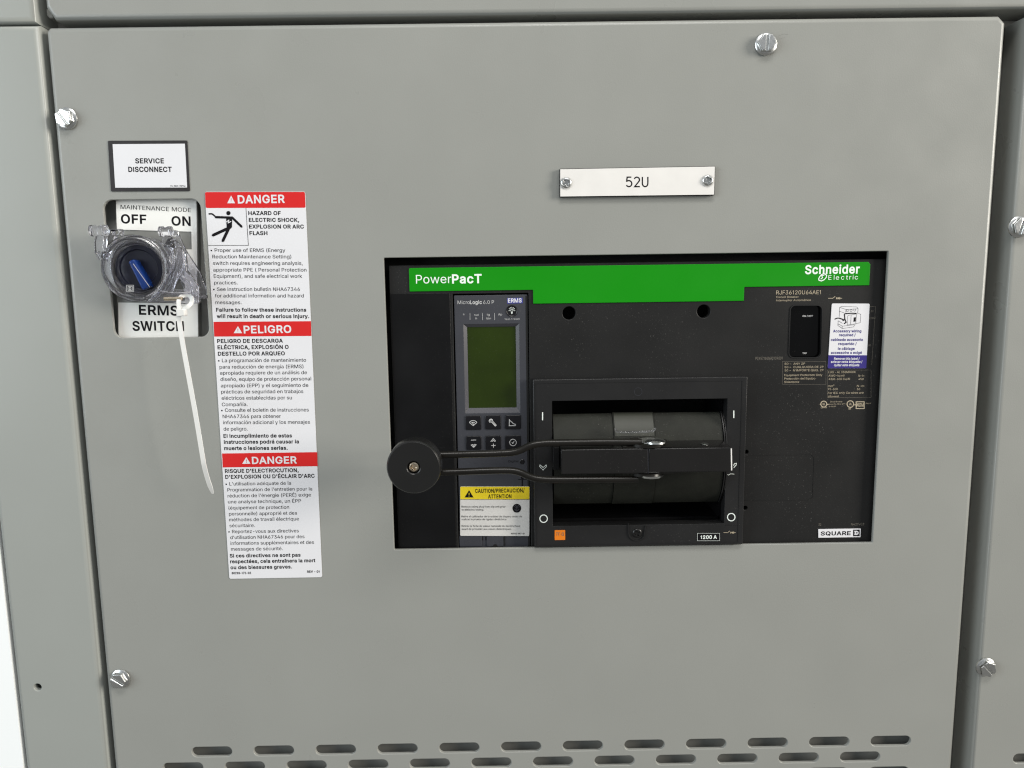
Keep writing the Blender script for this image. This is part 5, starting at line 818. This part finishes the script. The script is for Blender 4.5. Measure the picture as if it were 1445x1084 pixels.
# sloped bezel
ib = (ob[0]+.0030, ob[1]+.0042, ob[2]-.0030, ob[3]-.0026); SD = TD-.0023
def slope_ring(name, o_, i_, do, di, material, parent):
    A = [(x, -do, z) for x, z in rect(*o_)]; Bq = [(x, -di, z) for x, z in rect(*i_)]
    C_ = [(x, -di+.001, z) for x, z in rect(*i_)]; D_ = [(x, -di+.001, z) for x, z in rect(*o_)]
    V = A+Bq+C_+D_; Fc = []
    for a_, b_ in ((0, 4), (4, 8), (8, 12), (12, 0)):
        for k in range(4): Fc.append((a_+k, a_+(k+1) % 4, b_+(k+1) % 4, b_+k))
    return link(name, V, Fc, material, parent, smooth=0)
slope_ring('screen_bezel', ob, ib, TD-.0002, SD, 'slate_lt', tu)
plate('display', rect(*ib), SD-.0003, .001, 'lcd', tu)
plate('side_groove', pxrect(744.5, 418, 745.3, 771, TD+.0001), TD+.0001, .0002, 'void', tu)
t_ = TD+.00012
mk = [text_geo('Micro', 122, 188, 255, 38, t_, .002, kT), text_geo('Logic', 257, 187, 388, 38, t_, B2, kT), text_geo('6.0 P', 403, 186, 520, 38, t_, .006, kT), text_geo('test / reset', 636, 360, 800, 18, t_, .006, kT),
      text_geo('Ir', 182, 310, 200, 20, t_, .01, kT), text_geo('tsd', 305, 316, 350, 20, t_, .01, kT), text_geo('Ii', 318, 354, 334, 20, t_, .01, kT), text_geo('Ig', 443, 314, 473, 22, t_, .01, kT), text_geo('I\u0394n', 435, 354, 487, 20, t_, .01, kT), text_geo('Ap', 565, 312, 608, 24, t_, .01, kT),
      stroke_geo([[(257, 285), (258, 362)], [(392, 285), (393, 362)], [(526, 287), (527, 362)]], .3, t_, kT)]
V, Fc = stack(mk); link('unit_marking', V, Fc, 'greyink', tu, smooth=0, recalc=False)
flat('blue_patch', [(662, 122), (832, 118), (834, 178), (664, 182)], t_, 'bluebox', tu, kT)
print_block('patch_text', [('ERMS', 672, 170, 822, 42, B2)], t_+.0001, 'white', tu, kT)
lathe('test_button', [(.0049, -.001), (.0049, .0002), (.0046, .0006), (.0040, .0003), (.0005, .0003)], P(*kT(715, 263), TD), 'key', tu, n=32)
bi = [arc(715, 255, 13, -50, 230, 12), [(709, 268), (709, 290)], [(721, 268), (721, 290)], [(709, 290), (721, 290)], [(715, 272), (715, 296)]]+[[(715+22*math.cos(R(a_)), 255-22*math.sin(R(a_))), (715+36*math.cos(R(a_)), 255-36*math.sin(R(a_)))] for a_ in (-10, 30, 60, 90, 120, 150, 190)]
strokes('bulb_icon', bi, .35, TD+.0007, 'whiteink', tu, kT)
keys = [(150, 242, 352, 420), (402, 240, 604, 414), (655, 237, 858, 410), (157, 502, 356, 674), (407, 498, 607, 672), (657, 496, 858, 666)]
KD = TD+.0009
for (x0, y0, x1, y1) in keys:
    plate('key', rounded(pxrect(x0, y0, x1, y1, KD, kB), .0011, 4), KD, .002, 'key', tu, bev=.0005)
ic = [[arc(250, 345, 52, 25, 155, 12, 42), [(203, 328), (250, 368), (297, 328)], arc(250, 345, 28, 40, 140, 6, 20), [(240, 330), (258, 360)]],
      [[(462, 300), (478, 288), (545, 362), (532, 374), (462, 300)], arc(478, 308, 24, 20, 250, 8), [(490, 325), (535, 368)]],
      [[(712, 285), (710, 370), (795, 368)], [(714, 300), (745, 325), (765, 345), (795, 352)]],
      [[(222, 553), (288, 551)], [(225, 615), (245, 608), (256, 620), (270, 606), (288, 612), (257, 645), (225, 615)], [(240, 622), (257, 636), (275, 620)]],
      [[(475, 572), (506, 532), (538, 568)], [(490, 572), (506, 555), (524, 572)], [(482, 622), (536, 620)], [(508, 598), (509, 648)]],
      [arc(758, 583, 42, 0, 360, 24), [(742, 580), (756, 596), (774, 566)]]]
strokes('key_icons', [l for g_ in ic for l in g_], .55, KD+.0001, 'greyink', tu, kB)
print_block('port_text', [('Digital', 700, 835, 825, 24, .01)], t_, 'ink', tu, kB)
lathe('seal_plug', [(.0021, -.001), (.0021, .0004), (.0016, .0007), (.0014, .0001), (.0003, .0001)], P(*kB(875, 826), TD), 'key', tu, n=24)
flat('port_mark', [(860, 1015), (893, 1015), (893, 1048), (860, 1048)], t_, 'ink', tu, kB)
flat('port_mark', [(868, 1060), (885, 1060), (885, 1180), (868, 1180)], t_, 'ink', tu, kB)
strokes('port_line', [[(820, 1056), (940, 1052)]], .5, t_, 'ink', tu, kB)
for x0, x1 in ((85, 415), (482, 738)):
    plate('terminal_cover', rounded(pxrect(x0, 846, x1, 992, TD+.0008, kC), .0004, 2), TD+.0008, .001, 'slate', tu, bev=.0003)
flat('slit', [(418, 850), (432, 850), (432, 905), (418, 905)], t_, 'void', tu, kC); flat('slit', [(462, 850), (480, 850), (480, 905), (462, 905)], t_, 'void', tu, kC)
flat('slit', [(726, 846), (745, 846), (745, 985), (730, 985)], TD+.0009, 'void', tu, kC)
lathe('notch', [(.0019, -.0002), (.0019, .00004), (.0002, .00004)], P(*kC(608, 990), TD+.0009), 'void', tu, n=20)
print_block('embossed_text', [('WIRING A', 155, 955, 400, 52, 0), ('24VDC', 520, 950, 705, 45, 0)], TD+.0009, 'slate_lt', tu, kC)

# ---- toggle housing
HD = 0.004
ho = ccw(esc)
plate('handle_frame', rounded(ho, .0008, 3), HD, .0115, 'frame', cb, holes=[win], bev=.0006, hbev=.0003)
def inset_line(name, poly, d, wid, h, material):
    V, Fc = sweep_geo([Vector((x, -d, z)) for x, z in poly], [(-wid, -.0004), (wid, -.0004), (wid, h), (-wid, h)], closed=True); return link(name, V, Fc, material, cb)
fr2 = ccw(pxrect(755.5, 541, 1041, 765, HD)); inset_line('frame_bead', fr2, HD, .00035, .0003, 'frame')
V, Fc = sweep_geo([Vector((p.x, -HD, p.z)) for p in (P(1024, 741, HD), P(1044, 740.5, HD))], [(-.0002, -.0004), (.0002, -.0004), (.0002, .0004), (-.0002, .0004)]); link('frame_bead', V, Fc, 'frame', cb)
# window box walls
wx0, wz0, wx1, wz1 = win[3][0], win[3][1], win[1][0], win[1][1]
wx0, wx1 = min(wx0, wx1), max(wx0, wx1); wz0, wz1 = min(wz0, wz1), max(wz0, wz1)
for n_, bx4 in (('cavity_wall', rect(wx0-.004, wz0-.004, wx0, wz1+.004)), ('cavity_wall', rect(wx1, wz0-.004, wx1+.004, wz1+.004)), ('cavity_wall', rect(wx0-.001, wz1, wx1+.001, wz1+.003)), ('cavity_wall', rect(wx0-.001, wz0-.003, wx1+.001, wz0))):
    plate(n_, bx4, FD-.0105, .06, 'black2', cb)
plate('cavity_floor', rect(wx0-.004, wz0-.004, wx1+.004, wz1+.004), FD-.0710, .002, 'void', cb)
# drum (axis along x)
dz = P(900, 650, 0).z; dc_d = -0.045; rD = 0.0550
def cyl_x(name, x0, x1, r, a0, a1, material, n=22, zc=None, thick=.004):
    zc = dz if zc is None else zc
    V, Fc = [], []
    for x in (x0, x1):
        for rr in (r, r-thick):
            for k in range(n+1):
                a_ = R(a0+(a1-a0)*k/n); V.append((x, -(dc_d+rr*math.cos(a_)), zc+rr*math.sin(a_)))
    m_ = n+1
    for k in range(n):
        Fc += [(k, k+1, 2*m_+k+1, 2*m_+k), (m_+k, m_+k+1, 3*m_+k+1, 3*m_+k), (k, k+1, m_+k+1, m_+k), (2*m_+k, 2*m_+k+1, 3*m_+k+1, 3*m_+k)]
    Fc += [(0, m_, 3*m_, 2*m_), (n, m_+n, 3*m_+n, 2*m_+n)]
    return link(name, V, Fc, material, cb, smooth=35)
xm0 = P(866.5, 600, .005).x; xm1 = P(925, 600, .005).x
cyl_x('drum_segment', wx0+.0012, xm0-.0004, rD, -46, 47, 'drum')
cyl_x('drum_segment', xm0, xm1, rD+.0006, -46, 47.5, 'drum')
cyl_x('drum_segment', xm1+.0003, wx1-.0035, rD, -46, 47, 'drum')
cyl_x('indicator_film', xm0+.001, xm1-.001, rD+.001, 24, 46, 'tape', thick=.0002)
for dx in (0, .003): cyl_x('drum_flange', wx1-.0028+dx*.6, wx1-.0020+dx*.6, rD+.001-dx*.3, -46, 47, 'frame')
# small clear clip on the drum
pa = P(869, 611, .012); pb = P(924, 609, .012)
tube('clip_wire', smooth_path([pa+Vector((0, 0, .004)), pa, pb, pb+Vector((0, 0, .003))], 2), .0009, 'clear', cb, n=10)
# ---- operating handle bar
HB = 0.036
hb = [P2(792, 634, HB), P2(1033.5, 632, HB), P2(1033.5, 667.5, HB), P2(792, 669, HB)]
zt_, zb_ = (hb[0][1]+hb[1][1])/2, (hb[2][1]+hb[3][1])/2; xa_, xb_ = hb[0][0], hb[1][0]; xs = P(915, 650, HB).x
plate('handle_bar', rounded(rect(xa_, zb_, xs-.0004, zt_), .0006, 3), HB, .034, 'gloss', cb, bev=.0008)
plate('handle_bar', rounded(rect(xs+.0004, zb_+.0003, xb_, zt_-.0002), .0006, 3), HB-.0003, .030, 'gloss', cb, bev=.0008)
plate('handle_side', rect(xa_-.006, zb_+.001, xa_-.0006, zt_-.001), HB-.012, .02, 'black2', cb, bev=.0005)
strokes('handle_seam', [[(914.4, 633), (914.6, 668)]], .45, HB-.00035, 'slate', cb)
strokes('handle_end_line', [[(1032, 633), (1032.5, 664)]], 1.0, HB-.0001, 'offwhite', cb)
# markings on housing
hm = HD+.00014
mk = [stroke_geo([[(107, 258), (107, 305)]], .9, hm, kE), stroke_geo([[(1232, 248), (1232, 292)]], .9, hm, kE), stroke_geo([arc(113, 884, 22, 0, 360, 24)], .8, hm, kE), stroke_geo([arc(1217, 875, 22, 0, 360, 24)], .8, hm, kE),
      stroke_geo([[(92, 568), (110, 583), (128, 568), (131, 576), (110, 598), (89, 576), (92, 568)]], .5, hm, kE), stroke_geo([[(1230, 572), (1236, 560), (1247, 558), (1246, 568), (1232, 584)]], .6, hm, kE), stroke_geo([[(1195, 624), (1202, 628), (1212, 620), (1235, 622)]], .4, hm, kE)]
for g_ in mk: link('position_marking', g_[0], g_[1], 'whiteink', cb, smooth=0, recalc=False)
strokes('moulded_circle', [arc(669, 137, 23, 0, 360, 24)], .25, hm, 'slate', cb, kE)
mk = [stroke_geo([box_lines(1018, 970, 1149, 1014)], .2, hm, kE), text_geo('1200 A', 1036, 1003, 1132, 20, hm, B2, kE)]
flat('rating_plate', [(1018, 970), (1149, 970), (1149, 1014), (1018, 1014)], hm-.0001, 'ink', cb, kE)
V, Fc = stack(mk); link('rating_text', V, Fc, 'whiteink', cb, smooth=0, recalc=False)
# screw with collar
cp = P(*kE(663, 968), HD)
col_pts = [P(*kE(x, y), HD) for x, y in [(611, 910), (612, 960)]+arc(660, 962, 49, 185, 330, 14)+[(712, 925)]]
V, Fc = sweep_geo(col_pts, [(-.0006, -.0004), (.0006, -.0004), (.0003, .0010), (-.0003, .0010)]); link('screw_collar', V, Fc, 'frame', cb, smooth=50)
lathe('screw_well', [(.0058, -.0002), (.0058, .0001), (.0003, .0001)], cp, 'void', cb, n=28)
cross_head('cover_screw', cp+Vector((0, -.0012, 0)), .0044, .0016, 'knob', cb, .4)
# orange sticker: a separate thing
os_ = empty('orange_sticker', P(790, 755, HD), 'small square orange sticker on the lower left of the handle frame', 'sticker')
plate('sheet', rounded(pxrect(178, 952, 240, 1009, HD+.0003, kE), .0004, 3), HD+.0003, .0004, 'orange', os_)
strokes('lettering', [[(186, 966), (200, 966)], [(193, 966), (190, 984)], [(202, 984), (202, 967), (212, 967)], [(214, 977), (220, 977)], [(222, 966), (230, 966), (231, 984), (222, 984), (222, 966)]], .35, HD+.0004, 'brass', os_, kE)

# ---- handle extension (a moving part of the breaker)
he = empty('handle_extension', (0, 0, 0)); he.parent = cb; kn_d = .061
pk = P(583.6, 660, kn_d)
WORG[he.name] = Vector(pk); he.location = Vector(pk)-WORG[cb.name]
rK = .0213
lathe('knob', [(.0055, -.0185), (rK*.90, -.0185), (rK*.985, -.0172), (rK*1.0, -.015), (rK*1.0, -.0022), (rK*.985, -.0009), (rK*.94, 0), (.0056, 0), (.0050, -.0004), (.0050, -.007), (.0006, -.007)], pk, 'knob', he, n=72, smooth=35)
cross_head('knob_screw', pk+Vector((0, .0018, 0)), .0046, .004, 'brass', he, .35, l=.6)
rd = .036
lathe('hub', [(.010, -.010), (.010, .0), (.003, .0005)], pk+Vector((0, .0185, 0)), 'knob', he, n=30)
top = [(600, 642.6), (640, 641.5), (712, 639.8), (731, 637.5), (749, 628), (766, 625.2), (800, 624.8), (850, 624), (905, 624.3)]
bot = [(600, 667.5), (640, 666.2), (712, 663.5), (731, 665), (748, 673.5), (764, 677), (800, 677.2), (850, 676.8), (900, 676.5)]
for ln in (top, bot):
    tube('rod', smooth_path([P(x, y, rd-(.006*max(0, (x-760)/145))) for x, y in ln], 3), .0029, 'rod', he, n=16)
zt1 = P(914, 625, .03).z; zb1 = P(914, 675.5, .03).z; xc = P(914, 625, .03).x; dcn = .021
lathe('lug', [(.0130, -.0015), (.0160, -.0014), (.0160, .0010), (.0130, .0012)], (xc, -dcn, zt_+.0018), 'rod', he, axis='z', n=36)
lathe('bolt_head', [(.0075, 0), (.0086, .0003), (.0084, .0016), (.0062, .0026), (.003, .0030)], (xc+.006, -dcn-.008, zt_+.0031), 'zinc', he, axis='z', n=30)
lathe('washer', [(.0115, 0), (.0118, .0004), (.0115, .0008)], (xc+.004, -dcn-.002, zt_+.0030), 'zinc', he, axis='z', n=36)
lathe('lug', [(.0130, -.0015), (.0150, -.0014), (.0150, .0010), (.0130, .0012)], (xc, -dcn, zb_-.0020), 'rod', he, axis='z', n=36)
lathe('bolt_head', [(.003, -.0036), (.0070, -.0030), (.0098, -.0018), (.0108, 0)], (xc+.003, -dcn-.007, zb_-.0024), 'zinc', he, axis='z', n=30)
plate('clamp_plate', rect(P(880, 630, HB).x, zt_+.0001, P(950, 630, HB).x, zt_+.0010), HB-.003, .028, 'rod', he)
plate('clamp_plate', rect(P(880, 630, HB).x, zb_-.0012, P(955, 630, HB).x, zb_-.0001), HB-.003, .028, 'rod', he)
p = P(995, 627, HB-.01); lathe('rivet', [(.0030, 0), (.0032, .0004), (.0022, .0010)], (p.x, -(HB-.012), zt_), 'zinc', he, axis='z', n=20)

# ------------------------------------------------------------------ caution sticker on the trip unit
cl = empty('caution_label', P(697, 722, TD), 'yellow and white CAUTION PRECAUCION ATTENTION sticker below the keypad', 'label')
cd = TD+.0012
plate('sheet', rounded(pxpoly([(97, 122), (1108, 122), (1103, 842), (97, 838)], cd, kC), .0009, 4), cd, .0006, 'foil', cl)
flat('yellow_bar', [(99, 124), (1106, 124), (1104, 306), (99, 306)], cd+.00012, 'yellow', cl, kC, r=.0004)
strokes('rule', [[(99, 312), (1104, 312)]], .3, cd+.0001, 'ink', cl, kC)
o_, h_ = safety_triangle(160, 172, 292, 280, cd)
V, Fc = merge(plate_geo(ccw(pxpoly(o_, cd+.0002, kC)), [pxpoly(h, cd+.0002, kC) for h in h_], cd+.0002, .00004), text_geo('CAUTION/PRECAUCION/', 315, 212, 1035, 54, cd+.0002, B2, kC), text_geo('ATTENTION', 503, 293, 845, 54, cd+.0002, B2, kC))
link('heading', V, Fc, 'ink', cl, smooth=0)
ct = [('Remove rating plug from trip unit prior', 115, 427, 758), ('to dielectric testing.', 118, 471, 440), ('Retire el calibrador de la unidad de disparo antes de', 115, 570, 998), ('realizar la prueba de rigidez diel\u00e9ctrica.', 118, 611, 778), ('Retirez la fiche de valeur nominale du d\u00e9clencheur', 118, 709, 970), ('avant de proc\u00e9der aux essais di\u00e9lectriques.', 118, 753, 848)]
print_block('lettering', [(a_, b_, c_, d_, 27, .012) for a_, b_, c_, d_ in ct]+[('80043-057-01', 840, 816, 1035, 20, B2)], cd+.0001, 'ink', cl, kC, slope=0)
flat('plug_picture', arc(922, 437, 64, 0, 345, 23), cd+.0001, 'ink', cl, kC)
strokes('plug_lines', [[(885, 415), (905, 395), (925, 415), (945, 395), (962, 418)], [(890, 450), (922, 480), (955, 450)], [(922, 410), (922, 470)], [(900, 430), (945, 430)]], .5, cd+.0002, 'slate_lt', cl, kC)

# ------------------------------------------------------------------ accessory wiring sticker
al = empty('accessory_label', P(1197, 475, FD), 'white and blue Accessory wiring required sticker with a line drawing', 'label')
ad = FD+.0005
kA = kX
A = [(803, 301), (1285, 303), (1240, 1128), (750, 1128)]
plate('sheet', rounded(pxpoly(A, ad, kA), .0012, 4), ad, .0004, 'white', al)
flat('blue_bar', [(759, 960), (1249, 962), (1240.5, 1127), (750, 1127)], ad+.0001, 'blueink', al, kA, r=.0003)
at_ = [('Accessory wiring', 818, 668, 1178), ('required /', 895, 718, 1105), ('cableado accesorio', 790, 778, 1200), ('requerido /', 885, 830, 1118), ('le c\u00e2blage', 880, 892, 1093), ('accessoire a exig\u00e9', 790, 943, 1185)]
print_block('lettering', [(a_, b_, c_, d_, 32, B1) for a_, b_, c_, d_ in at_], ad+.0001, 'blueink', al, kA, slope=0)
print_block('bar_lettering', [('Remove this label /', 830, 1018, 1155, 28, B1), ('enlever cette \u00e9tiquette /', 790, 1058, 1190, 28, B1), ('quitar esta etiqueta', 830, 1100, 1150, 28, B1)], ad+.0002, 'white', al, kA, slope=0)
dr = [[(902, 350), (930, 338), (1120, 345), (1138, 368), (1132, 425)], [(902, 350), (898, 470)], [(902, 350), (985, 378), (1138, 368)], [(985, 378), (980, 415)], [(898, 400), (960, 420)],
      arc(1000, 392, 14, 0, 360, 12), arc(1048, 390, 14, 0, 360, 12), arc(1095, 385, 14, 0, 360, 12), [(1005, 460), (1020, 450), (1150, 430), (1172, 440), (1165, 545), (1110, 560), (1000, 575), (1005, 460)], [(1118, 440), (1108, 560)], [(1050, 450), (1042, 568)],
      [(885, 520), (880, 580), (935, 620), (1080, 600), (1100, 565)], [(880, 560), (940, 590), (1085, 572)], [(935, 590), (935, 620)], [(885, 520), (940, 555)]]
strokes('line_drawing', dr, .22, ad+.0001, 'ink', al, kA)
strokes('drawing_fill', [[(962, 430), (968, 500), (985, 540), (958, 560)], [(965, 432), (1050, 425), (1118, 428)], [(838, 502), (870, 488), (900, 488), (955, 510)], [(935, 500), (958, 512), (940, 522)]], .9, ad+.0001, 'ink', al, kA)
flat('drawing_block', [(1082, 480), (1110, 475), (1106, 530), (1078, 535)], ad+.0001, 'ink', al, kA)

sc.cycles.use_denoising = True; sc.cycles.denoising_prefilter = 'NONE'; sc.cycles.denoising_input_passes = 'RGB_ALBEDO_NORMAL'; sc.cycles.sample_clamp_indirect = 4; sc.cycles.caustics_reflective = False; sc.cycles.caustics_refractive = True; sc.cycles.filter_width = 1.2; sc.cycles.max_bounces = 12; sc.cycles.transmission_bounces = 10; sc.cycles.transparent_max_bounces = 12
